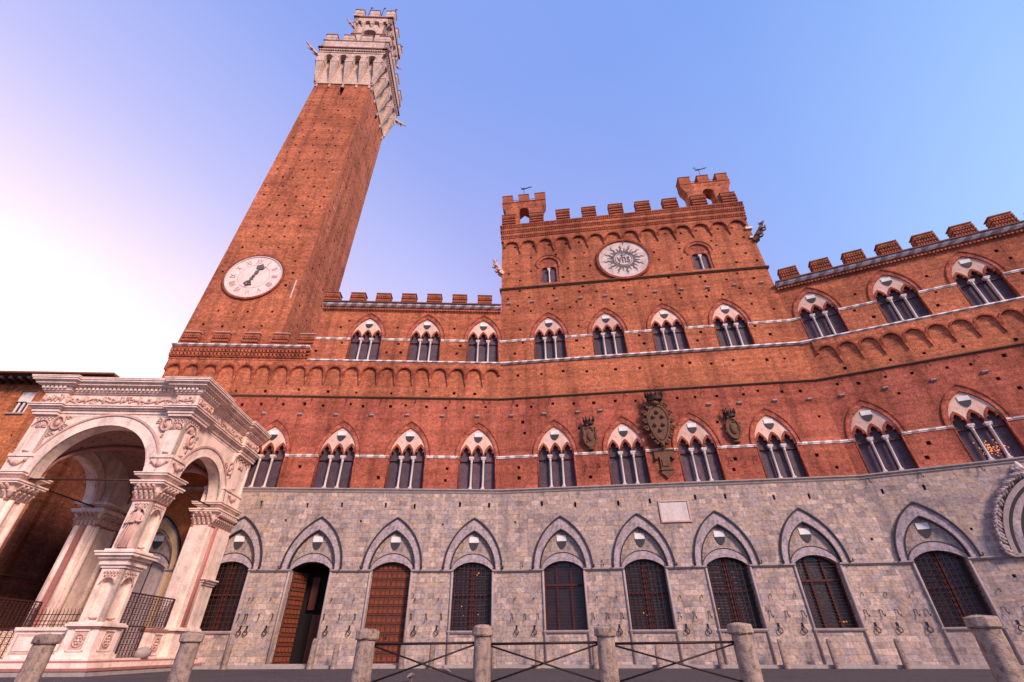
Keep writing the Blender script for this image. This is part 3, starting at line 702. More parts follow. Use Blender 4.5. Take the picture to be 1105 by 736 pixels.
# --- portal with leafy crockets, right edge
m = MB(); cx = 6.3
o3 = pointed(1.95, 4.1, 7.25, 16, cx); o2 = pointed(1.78, 4.1, 7.0, 16, cx); o1 = pointed(1.62, 4.1, 6.85, 16, cx); i1 = pointed(1.32, 4.1, 6.62, 16, cx); i0 = pointed(1.2, 4.1, 6.4, 16, cx)
m.band(o3, o2, -.2, .05, 'string_grey'); m.band(o2, o1, -.1, .05, 'dark_mould'); m.band(o1, i1, -.03, .1, 'stone_light'); m.band(i1, i0, .0, .3, 'dark_mould')
m.box(cx - 2.0, cx - 1.3, -.18, .02, 4.0, 4.14, 'string_grey')
rc = random.Random(9)
for i in range(0, len(o3) - 1, 2):
    x, z = o3[i][0], o3[i][1] + .12; dx, dz = x - cx, z - 4.4; L_ = sqrt(dx * dx + dz * dz); dx /= L_; dz /= L_; sg = 1 if x < cx else -1
    tx, tz = dz * sg, -dx * sg      # direction up along the arch
    for q_, r_ in ((0, .13), (.16, .11), (-.16, .10)):
        bx, bz = x + tx * q_, z + tz * q_
        m.tube([(bx, -.12, bz), (bx + dx * .16 + tx * .05, -.2, bz + dz * .16 + tz * .05), (bx + dx * .28 + tx * .16, -.26, bz + dz * .28 + tz * .16), (bx + dx * .22 + tx * .27, -.3, bz + dz * .22 + tz * .27)], [r_ * .6, r_, r_ * .75, r_ * .35], 'string_grey', 6)
    m.blob((x + dx * .12, -.24, z + dz * .12), (.08, .06, .08), 'string_grey', 6, 4)
m.lathe([(.12, 0), (.2, .12), (.1, .3), (.17, .42), (.12, .6), (.03, .75)], (cx, -.15, 7.25), 'marble', 8)
po = m.build('portal', palace, WR)
MB().prism([(cx - 1.2, 1.46), (cx + 1.2, 1.46)] + list(reversed(i0)), .35, .4, 'glass_low').build('window_pane', po)
g_ = MB()
for x, z in ((-.75, 4.6), (-.75, 5.05), (-.3, 4.8), (-.3, 5.4), (.2, 5.0), (.2, 5.6)):
    g_.tube([(cx + x + .2 * cos(2 * pi * k / 12), .3, z + .2 * sin(2 * pi * k / 12)) for k in range(13)], .03, 'mullion', 6)
for x in (-1, -.5, 0, .5, 1): g_.box(cx + x - .03, cx + x + .03, .28, .34, 1.5, 4.6, 'mullion')
g_.build('grille', po)

# --- plaque
m = MB(); m.box(-.72, .72, -.03, .02, 6.22, 7.22, 'marble'); 
for a in ((-.78, .78, 7.2, 7.28), (-.78, .78, 6.16, 6.24), (-.78, -.7, 6.22, 7.22), (.7, .78, 6.22, 7.22)): m.box(a[0], a[1], -.07, .02, a[2], a[3], 'pink_relief')
m.build('plaque', palace, WC @ T(9.42))

# --- stone consoles (small pale blocks)
def consoles(W_, z, ss):
    m0 = None
    for s in ss:
        M = FRM[W_] @ T(s, 0, z + random.uniform(-.02, .02)) @ Matrix.Rotation(random.uniform(-.05, .05), 4, 'Y')
        if m0 is None:
            b_ = MB(); b_.box(-.12, .12, -.12, .02, -.03, .04, 'kerb'); b_.frus((-.12, .12, -.04, .02), 0, -.10, (-.12, .12, -.12, .02), -.03, 'kerb'); m0 = b_.build('stone_block', palace, M)
        else: copy_part(m0, palace, M)
consoles('L', 12.7, [-14.4 + i * 2.17 for i in range(7)]); consoles('C', 12.72, [.76, 2.8, 4.85, 6.2, 12.58, 14.32, 16.3, 18.2]); consoles('R', 12.72, [.9, 3.0, 5.2, 7.4, 9.6, 11.8])
consoles('C', 21.66, [.58, 2.3, 4.05, 5.8, 7.55, 9.3, 11.04, 12.87, 14.63, 16.42, 18.2])

# --- iron rings, hooks, lantern brackets
def iron_bits():
    ring = MB(); ring.tube([(0, 0, .12), (0, -.07, .1), (0, -.07, .0)], .02, 'iron', 5); ring.tube([(.1 * sin(2 * pi * k / 12), -.07, -.1 + .1 * cos(2 * pi * k / 12)) for k in range(13)], .02, 'iron', 5)
    ring.box(-.035, .035, -.02, .02, .05, .2, 'iron')
    hook = MB(); hook.tube([(-.07, -.01, .14), (0, -.06, .12), (.0, -.08, -.05), (.02, -.16, -.13), (.04, -.17, -.05)], .018, 'iron', 5)
    tee = MB(); tee.tube([(0, 0, .06), (0, -.09, .04), (0, -.09, -.08)], .017, 'iron', 5)
    rg = hk = te = None
    spots = {'L': [(-8.15, -7.07), (-3.97, -2.9), (-11.9, -11.0), (-12.2,)], 'C': [(.98, 1.85), (4.9, 5.87), (8.92, 9.89), (12.99, 14.03), (17.1, 18.0)], 'R': [(.2,), (3.3, 4.3), (8.6, 9.3)]}
    for W_, l in spots.items():
        for grp in l:
            for s in grp:
                M = FRM[W_] @ T(s, -.01, 1.48)
                if rg is None: rg = ring.build('iron_ring', palace, M)
                else: copy_part(rg, palace, M)
                M = FRM[W_] @ T(s + random.uniform(-.1, .1), -.01, 2.78)
                if te is None: te = tee.build('iron_pin', palace, M)
                else: copy_part(te, palace, M)
            a, b = grp[0] - .2, grp[-1] + .2
            for s in ([a, (a + b) / 2, b] if b - a > .7 else [a, b]):
                M = FRM[W_] @ T(s, -.01, 2.02)
                if hk is None: hk = hook.build('iron_hook', palace, M)
                else: copy_part(hk, palace, M)
    # hooks under the long dark string and on the stone string
    for W_, z, ss in (('L', 13.62, [-13.9 + i * 2.15 for i in range(7)]), ('C', 13.62, [.9 + i * 2.3 for i in range(8)]), ('R', 13.62, [1.2 + i * 2.1 for i in range(7)]), ('R', 7.85, [.4, 2.6, 5.0]), ('C', 9.3, [5.05, 5.75, 12.9, 14.2]), ('C', 4.3, [1.3, 5.4])):
        for s in ss: copy_part(hk, palace, FRM[W_] @ T(s, -.02, z))
iron_bits()

# --- round monogram disc
m = MB(); cx, cz = CLK
circ = lambda r, n=48: [(cx + r * cos(2 * pi * k / n), cz + r * sin(2 * pi * k / n)) for k in range(n)]
ring_o, ring_i = circ(2.05), circ(1.86)
for k in range(48):
    k2 = (k + 1) % 48; m.prism([ring_o[k], ring_o[k2], ring_i[k2], ring_i[k]], -.16, .01, 'brick_trim')
m.disc((cx, cz), 1.865, -.05, .01, 'disc'); dsc = m.build('monogram_disc', palace, WC)
em = MB(); Mt = T(cx, -.06, cz)
for k in range(12):      # flaming rays, alternately straight and wavy
    a = 2 * pi * k / 12 + .1
    def pt(r, off): return (cx + r * cos(a) - off * sin(a), cz + r * sin(a) + off * cos(a))
    em.prism([pt(.80, -.10), pt(.98, .0), pt(1.15, -.10), pt(1.30, .0), pt(1.52, -.05), pt(1.30, .09), pt(1.15, .02), pt(1.0, .13), pt(.80, .13)], -.08, -.045, 'lead')
    a += pi / 12; em.prism([pt(.80, -.06), pt(1.22, 0), pt(.80, .06)], -.08, -.045, 'lead')
for k in range(36):
    a, b = 2 * pi * k / 36, 2 * pi * (k + 1) / 36
    for r0, r1 in ((.72, .80), (.60, .63)): em.prism([(cx + r0 * cos(a), cz + r0 * sin(a)), (cx + r1 * cos(a), cz + r1 * sin(a)), (cx + r1 * cos(b), cz + r1 * sin(b)), (cx + r0 * cos(b), cz + r0 * sin(b))], -.085, -.045, 'lead')
text_mb(em, 'yhs', .72, 'lead', T(cx, -.07, cz + .03), .02, (1.0, 1.75)); em.box(cx - .22, cx + .22, -.09, -.05, cz + .40, cz + .44, 'lead')
em.build('monogram', dsc)

# --- coats of arms on the wall
def crown(m, cx, y, z, r, h, mat, spikes=9):
    for k in range(24):
        a, b = 2 * pi * k / 24, 2 * pi * (k + 1) / 24
        m.add([(cx + r * cos(a), y + r * .55 * sin(a), z), (cx + r * cos(b), y + r * .55 * sin(b), z), (cx + r * 1.12 * cos(b), y + r * .62 * sin(b), z + h * .45), (cx + r * 1.12 * cos(a), y + r * .62 * sin(a), z + h * .45)], [(0, 1, 2, 3)], mat)
        m.add([(cx + r * .9 * cos(a), y + r * .5 * sin(a), z), (cx + r * .9 * cos(b), y + r * .5 * sin(b), z), (cx + r * 1.03 * cos(b), y + r * .57 * sin(b), z + h * .45), (cx + r * 1.03 * cos(a), y + r * .57 * sin(a), z + h * .45)], [(3, 2, 1, 0)], mat)
    for k in range(spikes):
        a = 2 * pi * k / spikes; x_, y_ = cx + r * 1.1 * cos(a), y + r * .6 * sin(a)
        m.tube([(x_, y_, z + h * .4), (x_ + .04 * cos(a), y_, z + h)], [.06, .015], mat, 5); m.blob((x_ + .04 * cos(a), y_, z + h), .035, mat, 6, 4)
m = MB(); A = 'arms'
oval = [(0.70 * cos(t) * (1 if sin(t) > 0 else 1 - .28 * abs(sin(t))), 11.72 + (.95 if sin(t) > 0 else 1.35) * sin(t)) for t in [2 * pi * k / 32 for k in range(32)]]
m.prism(oval, -.34, .0, A); m.prism([(x * .86, 11.7 + (z - 11.7) * .88) for x, z in oval], -.42, -.3, A)
m.tube([(x * .98, -.36, z) for x, z in oval + oval[:1]], .085, A, 6)
for x, z, r in ((0, 12.25, .14), (-.3, 11.95, .13), (.3, 11.95, .13), (-.27, 11.45, .13), (.27, 11.45, .13), (0, 11.12, .13)): m.blob((x, -.42, z), (r, .16, r), A, 10, 8)
ra = random.Random(2)
for sx in (-1, 1):     # scrolls and masks round the shield
    for x, z, r in ((.55, 12.65, .24), (.82, 12.2, .2), (.88, 11.7, .17), (.85, 11.25, .2), (.6, 10.75, .18), (.3, 12.8, .2), (.35, 10.4, .16)):
        m.tube([(sx * x + sx * r * (1 - k / 12) * cos(k * .8), -.3 - .012 * k, z + r * (1 - k / 12) * sin(k * .8)) for k in range(10)], [.075 - .004 * k for k in range(10)], A, 6)
        m.blob((sx * x, -.25, z), (.14, .12, .13), A, 7, 5)
m.blob((0, -.42, 12.82), (.28, .18, .16), A); m.blob((0, -.3, 10.32), (.16, .16, .18), A); m.tube([(-.4, -.3, 13.0), (0, -.42, 13.12), (.4, -.3, 13.0)], .07, A)
# pendant below
m.box(-.62, .62, -.12, 0, 9.62, 9.98, A); m.box(-.7, .7, -.16, 0, 9.98, 10.08, A); m.box(-.62, -.46, -.2, 0, 9.5, 9.62, A); m.box(.46, .62, -.2, 0, 9.5, 9.62, A)
m.prism([(-.32, 9.62), (.32, 9.62), (.3, 8.98), (.36, 8.72), (.22, 8.62), (0, 8.42), (-.22, 8.62), (-.36, 8.72), (-.3, 8.98)], -.12, 0, A); m.box(-.2, .2, -.17, -.1, 9.1, 9.5, A); m.box(-.4, .4, -.17, 0, 8.88, 8.96, A); m.blob((0, -.2, 10.15), (.12, .1, .12), A)
am = m.build('coat_of_arms', palace, WC @ T(9.42) @ Matrix.Diagonal((.86, 1, 1, 1)), 'large weathered coat of arms with six balls')
cr_ = MB(); crown(cr_, 0, -.42, 13.0, .52, .62, 'iron', 13); cr_.build('crown', am)
def small_arms(s, oval_shape):
    m = MB()
    if oval_shape: pts = [(.36 * cos(2 * pi * k / 24), 11.05 + .6 * sin(2 * pi * k / 24)) for k in range(24)]
    else: pts = [(-.36, 11.6), (-.2, 11.5), (0, 11.62), (.2, 11.5), (.36, 11.6), (.34, 11.2), (.4, 10.9), (.3, 10.6), (.16, 10.42), (0, 10.36), (-.16, 10.42), (-.3, 10.6), (-.4, 10.9), (-.34, 11.2)]
    m.prism(pts, -.2, 0, A); m.tube([(x, -.2, z) for x, z in pts + pts[:1]], .06, A, 6)
    m.blob((0, -.22, 11.05), (.2, .08, .34), A); m.box(-.16, .16, -.18, 0, 10.22, 10.34, A); m.blob((0, -.16, 10.28), (.2, .1, .08), A)
    for k in range(5): m.blob((ra.uniform(-.2, .2), -.22, 11.05 + ra.uniform(-.4, .4)), .07, A, 6, 4)
    for sx in (-1, 1): m.tube([(sx * (.36 + .08 * cos(k * .9)), -.2, 11.3 + .15 * sin(k * .9) - .06 * k) for k in range(9)], .045, A, 5)
    o = m.build('coat_of_arms', palace, WC @ T(s, 0, .02), 'small oval coat of arms' if oval_shape else 'small notched coat of arms')
    c = MB(); crown(c, 0, -.24, 11.75, .27, .46, 'iron', 9); c.build('crown', o)
small_arms(5.42, False); small_arms(13.5, True)

# --- turrets (bell-cotes) on the central block
def turret(s0, s1, y0, y1, name='turret'):
    m = MB(); c = (s0 + s1) / 2; w_ = s1 - s0
    arc = [(c + .42 * cos(pi * k / 10), 31.62 + .42 * sin(pi * k / 10)) for k in range(11)]
    hole = [(c - .42, 29.9), (c + .42, 29.9)] + arc
    out = [(s0 + .32, 29.6), (s1 - .32, 29.6), (s1 - .32, 31.75), (s1, 32.45), (s1, 32.9), (s0, 32.9), (s0, 32.45), (s0 + .32, 31.75)]
    m.wall(out, [(hole, None), (rect(c + .95, c + 1.07, 32.2, 32.32), .12), (rect(c - 1.1, c - .98, 32.2, 32.32), .12)], y0, y1, 'brick', 'hole')
    m.add([(p[0], y1, p[1]) for p in [(s0 + .32, 29.6), (c - .42, 29.6), (c - .42, 31.62), (c, 32.04), (c, 32.9), (s0, 32.9), (s0, 32.45), (s0 + .32, 31.75)]], [tuple(range(8))], 'brick')
    m.add([(p[0], y1, p[1]) for p in [(s1 - .32, 29.6), (c + .42, 29.6), (c + .42, 31.62), (c, 32.04), (c, 32.9), (s1, 32.9), (s1, 32.45), (s1 - .32, 31.75)]], [tuple(reversed(range(8)))], 'brick')
    m.box(s0 - .03, s1 + .03, y0 - .03, y1 + .03, 32.82, 32.92, 'brick_trim')
    t_ = m.build(name, palace, WC)
    mm = merlon_plain(w_ * .235, .9, .4)
    m0 = None
    for k in range(3):
        for yy in (y0, y1 - .4):
            M = T(s0 + w_ * (.1175 + k * .3825), yy, 32.92)
            if m0 is None: m0 = mm.build('merlon', t_, M)
            else: copy_part(m0, t_, M)
    b_ = MB()
    for k in range(2): b_.tube([(s0 + w_ * (.2 + k * .3825), y0 + .2, 33.35), (s0 + w_ * (.42 + k * .3825), y0 + .2, 33.35)], .02, 'iron', 5)
    b_.build('tie_bar', t_)
    return t_
def merlon_plain(w_, h, d):
    m = MB(); m.box(-w_ / 2, w_ / 2, 0, d, 0, h - .08, 'brick'); m.box(-w_ / 2 - .03, w_ / 2 + .03, -.03, d + .03, h - .08, h, 'tile'); return m
turret(.0, 3.72, -.10, .80); turret(15.05, 18.98, -.10, .80)
# weather vanes
def vane(s, y, z, flip=1):
    t_ = thing('weather_vane', 'small iron weather vane on the left corner turret' if s < 9 else 'small iron weather vane with a cross on the right corner turret', 'weather vane', T(*O) @ WC @ T(s, y, z), 'weather vanes on the turrets')
    m = MB(); m.tube([(0, 0, 0), (0, 0, 1.2)], .022, 'iron', 5); m.build('pole', t_)
    q = MB(); q.prism([(-.28, 1.0), (-.1, .94), (.15, .98), (.4, 1.08), (.62, 1.12), (.74, 1.24), (.5, 1.22), (.2, 1.12), (.0, 1.12), (-.2, 1.14)], -.012, .012, 'iron')
    if s > 9: q.tube([(-.28, 0, 1.0), (-.28, 0, 1.45)], .018, 'iron', 5); q.tube([(-.42, 0, 1.32), (-.14, 0, 1.32)], .018, 'iron', 5)
    else: q.tube([(-.15, 0, 1.1), (-.3, 0, 1.3)], .018, 'iron', 5); q.tube([(.05, 0, 1.0), (-.1, 0, .86)], .018, 'iron', 5)
    q.build('vane', t_)
vane(1.9, .1, 33.8); vane(17.0, .1, 33.8)

# --- gargoyle wolves
def wolf_mb(mat, L_=1.0, legs=True):
    m = MB()    # beast stretching out along +x from the wall
    m.tube([(-.1, 0, -.15), (.25 * L_, 0, .02), (.6 * L_, 0, .2), (.85 * L_, 0, .42)], [.22, .2, .19, .13], mat, 8)
    m.tube([(.8 * L_, 0, .36), (.98 * L_, 0, .55), (1.18 * L_, 0, .60)], [.13, .14, .06], mat, 7)
    for sy in (-1, 1):
        m.tube([(.9 * L_, sy * .07, .62), (.86 * L_, sy * .1, .78)], [.05, .015], mat, 5)
        if not legs: continue
        m.tube([(.55 * L_, sy * .14, .1), (.8 * L_, sy * .16, -.02), (.92 * L_, sy * .15, .12)], [.09, .07, .05], mat, 6)
        m.tube([(.1 * L_, sy * .15, -.1), (.35 * L_, sy * .17, -.28), (.5 * L_, sy * .15, -.2)], [.11, .08, .06], mat, 6)
    m.box(-.3, .1, -.22, .22, -.42, -.12, mat); return m
g1 = wolf_mb('pink_relief', 1.0).build('gargoyle', palace, WC @ T(-.02, .1, 25.1) @ RZ(radians(205)) @ Matrix.Rotation(radians(-28), 4, 'Y') @ Matrix.Scale(.95, 4), 'stone she-wolf jutting from the left corner')
wolf_mb('arms', 1.3).build('gargoyle', palace, WC @ T(LEN_C + .05, .0, 26.1) @ RZ(radians(-25)) @ Matrix.Rotation(radians(-30), 4, 'Y') @ Matrix.Scale(.95, 4), 'stone she-wolf jutting from the right corner')
MB().box(LEN_C - .35, LEN_C + .12, -.14, .3, 26.95, 27.15, 'marble').box(LEN_C - .3, LEN_C + .1, -.12, .3, 26.0, 26.16, 'marble').build('corner_stone', palace, WC)

# ------------------------------------------------------------------ bell tower
AT = radians(2.08); TC = Vector((-19.1, 29.127, 0))
tower = thing('bell_tower', 'tall brick bell tower with white clock and pale stone crown', 'tower', T(*TC) @ RZ(AT))
Z0, Z1 = 16.0, 53.6
def tcx(z): return -.50 * (Z1 - z) / (Z1 - 19) if z < Z1 else 0
def thw(z): return 3.14 + .24 * max(0, (Z1 - z)) / (Z1 - 19)
def tower_face(k, holes):
    """k: 0 front, 1 right, 2 back, 3 left"""
    mb = MB(); loops = [[(-thw(Z0), Z0), (thw(Z0), Z0), (thw(Z1), Z1), (-thw(Z1), Z1)]] + [h for h, d_ in holes]
    tmp = MB(); tmp.wall(loops[0], holes, 0, .5, 'brick', 'hole', False)
    dirs = [((0, -1), (1, 0)), ((1, 0), (0, 1)), ((0, 1), (-1, 0)), ((-1, 0), (0, -1))][k]
    n, t = dirs; vs = []
    for u, d_, z in tmp.v:
        r = thw(z) - d_; vs.append((tcx(z) + n[0] * r + t[0] * u, n[1] * r + t[1] * u, z))
    mb.v = vs; mb.f = tmp.f; mb.m = tmp.m; mb.s = tmp.s; mb.mats = tmp.mats
    return mb
rt = random.Random(11)
rows = [(z_, 1.35) for z_ in [19.6 + i * 1.3 for i in range(26)]]
CK = (-3.8 + 3.15 + .42, 24.22)     # clock centre, in the front face's own axis
av = [(CK[0], 2.45, 21.9, 26.6), (0, .7, 50.9, 53.5)]
slot = ([(-.26, 51.3), (.26, 51.3)] + [(.26 * cos(pi * k / 6), 53.0 + .26 * sin(pi * k / 6)) for k in range(7)], .45)
for k in range(4):
    hs = putlogs(rows, -3.1, 3.1, av if k == 0 else [(0, .7, 50.9, 53.5)], rt, .10) + [slot]
    if k == 1: hs = putlogs(rows, -3.1, 3.1, [(0.9, .8, 35, 48)], rt, .10) + [slot]
    tower_face(k, hs).build('tower_wall', tower)
# clock
def ft(x, d_, z): return Vector((tcx(z) + x, -thw(z) - d_, z))
m = MB(); n = 60
Mc = T(tcx(24.22) + CK[0], -thw(24.22) - .02, 24.22)
for k in range(n):
    a, b = 2 * pi * k / n, 2 * pi * (k + 1) / n
    for r0, r1, y_, mt in ((2.1, 2.24, -.14, 'brick_trim'), (2.0, 2.1, -.12, 'marble')):
        m.prism([(r0 * cos(a), r0 * sin(a)), (r1 * cos(a), r1 * sin(a)), (r1 * cos(b), r1 * sin(b)), (r0 * cos(b), r0 * sin(b))], y_, .05, mt)
m.disc((0, 0), 2.01, -.07, .05, 'clock', 60); ck = m.build('clock_face', tower, Mc)
m = MB()
for i, s_ in enumerate(['XII', 'I', 'II', 'III', 'IIII', 'V', 'VI', 'VII', 'VIII', 'IX', 'X', 'XI']):
    a = 2 * pi * i / 12; M = T(1.52 * sin(a), -.085, 1.52 * cos(a)) @ Matrix.Rotation(a, 4, 'Y'); q = MB(); text_mb(q, s_, .50, 'numeral', M, .006, (.8, 1.25)); q.build('numeral', ck)
for k in range(48):
    a = 2 * pi * k / 48; M = Matrix.Rotation(a, 4, 'Y'); m.box(-.012, .012, -.08, -.07, 1.84, 1.93, 'numeral', M)
for k in range(n):
    a, b = 2 * pi * k / n, 2 * pi * (k + 1) / n
    m.prism([(1.14 * cos(a), 1.14 * sin(a)), (1.17 * cos(a), 1.17 * sin(a)), (1.17 * cos(b), 1.17 * sin(b)), (1.14 * cos(b), 1.14 * sin(b))], -.08, -.065, 'numeral')
m.build('minute_track', ck)
m = MB(); Mh = Matrix.Rotation(radians(17), 4, 'Y')
def hp(pts, y0, y1): 
    q = MB(); q.prism(pts, y0, y1, 'lead'); m.add([Mh @ Vector(v) for v in q.v], q.f, 'lead')
hp([(-.05, -.8), (.05, -.8), (.09, -.1), (.05, .75), (-.05, .75), (-.09, -.1)], -.15, -.1); hp([(0, 1.28), (-.3, .95), (-.36, 1.12), (-.28, .82), (0, .72), (.28, .82), (.36, 1.12), (.3, .95)], -.16, -.11)
hp([(-.14, .3), (0, .2), (.14, .3), (.12, .5), (0, .58), (-.12, .5)], -.16, -.11); hp([(-.16, -.25), (0, -.14), (.16, -.25), (0, -.4)], -.16, -.11)
m.tube([Mh @ Vector((.19 * cos(2 * pi * k / 14), -.13, -.72 + .19 * sin(2 * pi * k / 14))) for k in range(15)], .045, 'lead', 6); hp([(-.08, -.9), (.08, -.9), (0, -1.1)], -.15, -.1); hp([(-.34, -.78), (-.18, -.66), (-.2, -.86)], -.15, -.1); hp([(.34, -.78), (.2, -.86), (.18, -.66)], -.15, -.1)
m.blob((0, -.14, 0), (.12, .06, .12), 'lead'); m.build('clock_hand', ck)
# pale conduit strips
m = MB(); m.box(-.04, .04, -.05, .03, 22.2, 24.0, 'marble', T(tcx(23) + thw(23) - .32, -thw(23), 0)); m.build('conduit', tower)
# little white spur stones under the crown
m = MB()
for x in (-2.95, -1.5, 0, 1.5, 2.95):
    for k in range(4):
        M = RZ(pi / 2 * k); m.box(x - .1, x + .1, -3.24, -3.1, 52.95, 53.5, 'tower_stone', M)
m.build('spur_stones', tower)
# crown: recessed wall, corbels, arches
TS = 'tower_stone'
m = MB(); m.box(-3.25, 3.25, -3.25, 3.25, 53.6, 53.75, 'tower_stone')
m.box(-3.17, 3.17, -3.17, 3.17, 53.75, 58.95, TS); m.build('crown_core', tower)
cb = None
for k in range(4):
    for i in range(5):
        x = [-3.3, -1.68, 0, 1.68, 3.3][i]
        if cb is None:
            q = MB(); q.frus((-.10, .10, -3.2, -3.1), 0, 53.8, (-.42, .42, -3.9, -3.1), 57.4, TS); q.box(-.46, .46, -3.93, -3.1, 57.4, 57.62, TS)
            cb = q.build('corbel', tower, RZ(0) @ T(x, 0, 0))
        else: copy_part(cb, tower, RZ(pi / 2 * k) @ T(x, 0, 0))
for k in range(4):      # small blind arches on the corbels
    m = MB(); pts = [(-3.9, 58.4), (-3.9, 57.62)]
    for i in range(4):
        c = (-2.49, -.84, .84, 2.49)[i]; r = .40; pts += [(c - r, 57.62)] + [(c - r * cos(pi * j / 8), 58.45 + .45 * sin(pi * j / 8)) for j in range(9)] + [(c + r, 57.62)]
    pts += [(3.9, 57.62), (3.9, 59.9), (-3.9, 59.9)]; 
    q = MB(); q.prism([pts[0]] + pts[1:], -3.88, -3.3, TS); m.add([RZ(pi / 2 * k) @ Vector(v) for v in q.v], q.f, TS)
    q = MB()
    for i in range(4):
        c = (-2.49, -.84, .84, 2.49)[i]
        q.band([(c - .56 * cos(pi * j / 8), 58.45 + .62 * sin(pi * j / 8)) for j in range(9)], [(c - .42 * cos(pi * j / 8), 58.45 + .46 * sin(pi * j / 8)) for j in range(9)], -3.95, -3.85, TS)
    q.box(-3.92, 3.92, -3.96, -3.8, 59.45, 59.6, TS); dentils(q, -3.9, 3.9, -4.0, 59.9, 60.1, TS, .14, .14); q.box(-4.0, 4.0, -4.0, -3.5, 60.1, 60.35, TS); q.box(-4.15, 4.15, -4.15, -3.5, 60.35, 60.55, 'pink_dark'); q.box(-3.95, 3.95, -3.95, -3.5, 60.55, 62.4, TS)
    for x in (-1.9, -.2, 1.5): q.box(x - .45, x + .45, -3.96, -3.9, 61.0, 61.35, 'marble')
    q.box(-4.02, 4.02, -4.02, -3.45, 62.4, 62.55, 'pink_dark')
    m.add([RZ(pi / 2 * k) @ Vector(v) for v in q.v], [], TS); 
    o0 = len(m.v) - len(q.v)
    for f, mi_, s_ in zip(q.f, q.m, q.s): m.f.append(tuple(o0 + i for i in f)); m.m.append(m.mi(q.mats[mi_])); m.s.append(s_)
    m.build('crown_parapet', tower)
MB().box(-3.6, 3.6, -3.6, 3.6, 58.95, 60.9, TS).build('platform', tower)
def stone_merlon(w_, h, d): m = MB(); m.box(-w_ / 2, w_ / 2, 0, d, 0, h - .14, TS); m.box(-w_ / 2 - .07, w_ / 2 + .07, -.07, d + .07, h - .14, h, 'pink_dark'); m.box(-w_ / 2 - .02, w_ / 2 + .02, -.03, d + .02, h * .35, h * .35 + .1, TS); return m
m0 = None
for k in range(4):
    for x in (-3.25, -1.1, 1.1, 3.25):
        M = RZ(pi / 2 * k) @ T(x, -3.98, 62.55)
        if m0 is None: m0 = stone_merlon(1.25, 1.5, .5).build('merlon', tower, M)
        else: copy_part(m0, tower, M)
# belfry
m = MB(); HB = 2.25
for k in range(4):
    q = MB(); ar = [(.92 * cos(pi * j / 12), 68.9 + .92 * sin(pi * j / 12)) for j in range(13)]
    q.wall(rect(-HB, HB, 60.9, 71.6), [([(-.92, 63.6), (.92, 63.6)] + ar, None)], -HB, -HB + .6, TS)
    q.band([(-1.32 * cos(pi * j / 12), 68.9 + 1.32 * sin(pi * j / 12)) for j in range(13)], [(-.95 * cos(pi * j / 12), 68.9 + .95 * sin(pi * j / 12)) for j in range(13)], -HB - .08, -HB + .03, TS)
    q.box(-HB - .05, -.95, -HB - .1, -HB + .05, 68.6, 68.8, 'pink_dark'); q.box(.95, HB + .05, -HB - .1, -HB + .05, 68.6, 68.8, 'pink_dark')
    pts = [(-HB - .3, 73.0), (-HB - .3, 71.4)]
    for c in (-1.8, -.6, .6, 1.8): pts += [(c - .36, 71.4)] + [(c - .36 * cos(pi * j / 6), 71.7 + .36 * sin(pi * j / 6)) for j in range(7)] + [(c + .36, 71.4)]
    pts += [(HB + .3, 71.4), (HB + .3, 73.0)]; q.prism(pts, -HB - .3, -HB + .3, TS)
    q.box(-HB - .45, HB + .45, -HB - .45, -HB + .4, 73.0, 73.25, 'pink_dark')
    for c in (-2.3, -1.2, 0, 1.2, 2.3): q.frus((c - .06, c + .06, -HB - .02, -HB + .1), 0, 70.7, (c - .22, c + .22, -HB - .28, -HB + .1), 71.45, TS)
    o0 = len(m.v); m.v += [tuple(RZ(pi / 2 * k) @ Vector(v)) for v in q.v]
    for f, mi_, s_ in zip(q.f, q.m, q.s): m.f.append(tuple(o0 + i for i in f)); m.m.append(m.mi(q.mats[mi_])); m.s.append(s_)
m.box(-HB, HB, -HB, HB, 72.2, 73.2, TS); m.build('belfry', tower)
b_ = MB(); b_.lathe([(.75, 0), (.7, .15), (.55, .6), (.42, 1.0), (.2, 1.2), (.05, 1.25)], (0, 0, 68.0), 'bronze', 20); b_.tube([(-2, 0, 69.3), (2, 0, 69.3)], .08, 'wood_dark'); b_.build('bell', tower)
m0 = None
for k in range(4):
    for x in (-2.15, 0, 2.15):
        M = RZ(pi / 2 * k) @ T(x, -2.68, 73.25)
        if m0 is None: m0 = stone_merlon(1.15, 1.9, .5).build('merlon', tower, M)
        else: copy_part(m0, tower, M)
r0 = None
for x, y in ((-.9, -2.5), (.9, -2.5), (2.5, -2.4), (2.5, 2.4)):
    if r0 is None: q = MB(); q.tube([(0, 0, 74), (0, 0, 76.6)], .045, 'iron', 5); q.prism([(-.05, 76.2), (.3, 76.3), (.05, 76.7)], -.02, .02, 'iron'); r0 = q.build('lightning_rod', tower, T(x, y))
    else: copy_part(r0, tower, T(x, y))
w0_ = None
for a, r, z, s_ in ((-135, 3.95 * 1.38, 58.9, 1.5), (-45, 3.95 * 1.38, 58.9, 1.5), (45, 3.95 * 1.38, 58.9, 1.5), (135, 3.95 * 1.38, 58.9, 1.5), (-135, 2.3 * 1.38, 70.6, 1.2), (-45, 2.3 * 1.38, 70.6, 1.2), (45, 2.3 * 1.38, 70.6, 1.2)):
    M = RZ(radians(a)) @ T(r, 0, z) @ Matrix.Rotation(radians(2), 4, 'Y') @ Matrix.Diagonal((s_ * .75, s_ * .55, s_ * .6, 1))
    if w0_ is None: w0_ = wolf_mb('pink_relief', 1.2, True).build('gargoyle', tower, M)
    else: copy_part(w0_, tower, M)

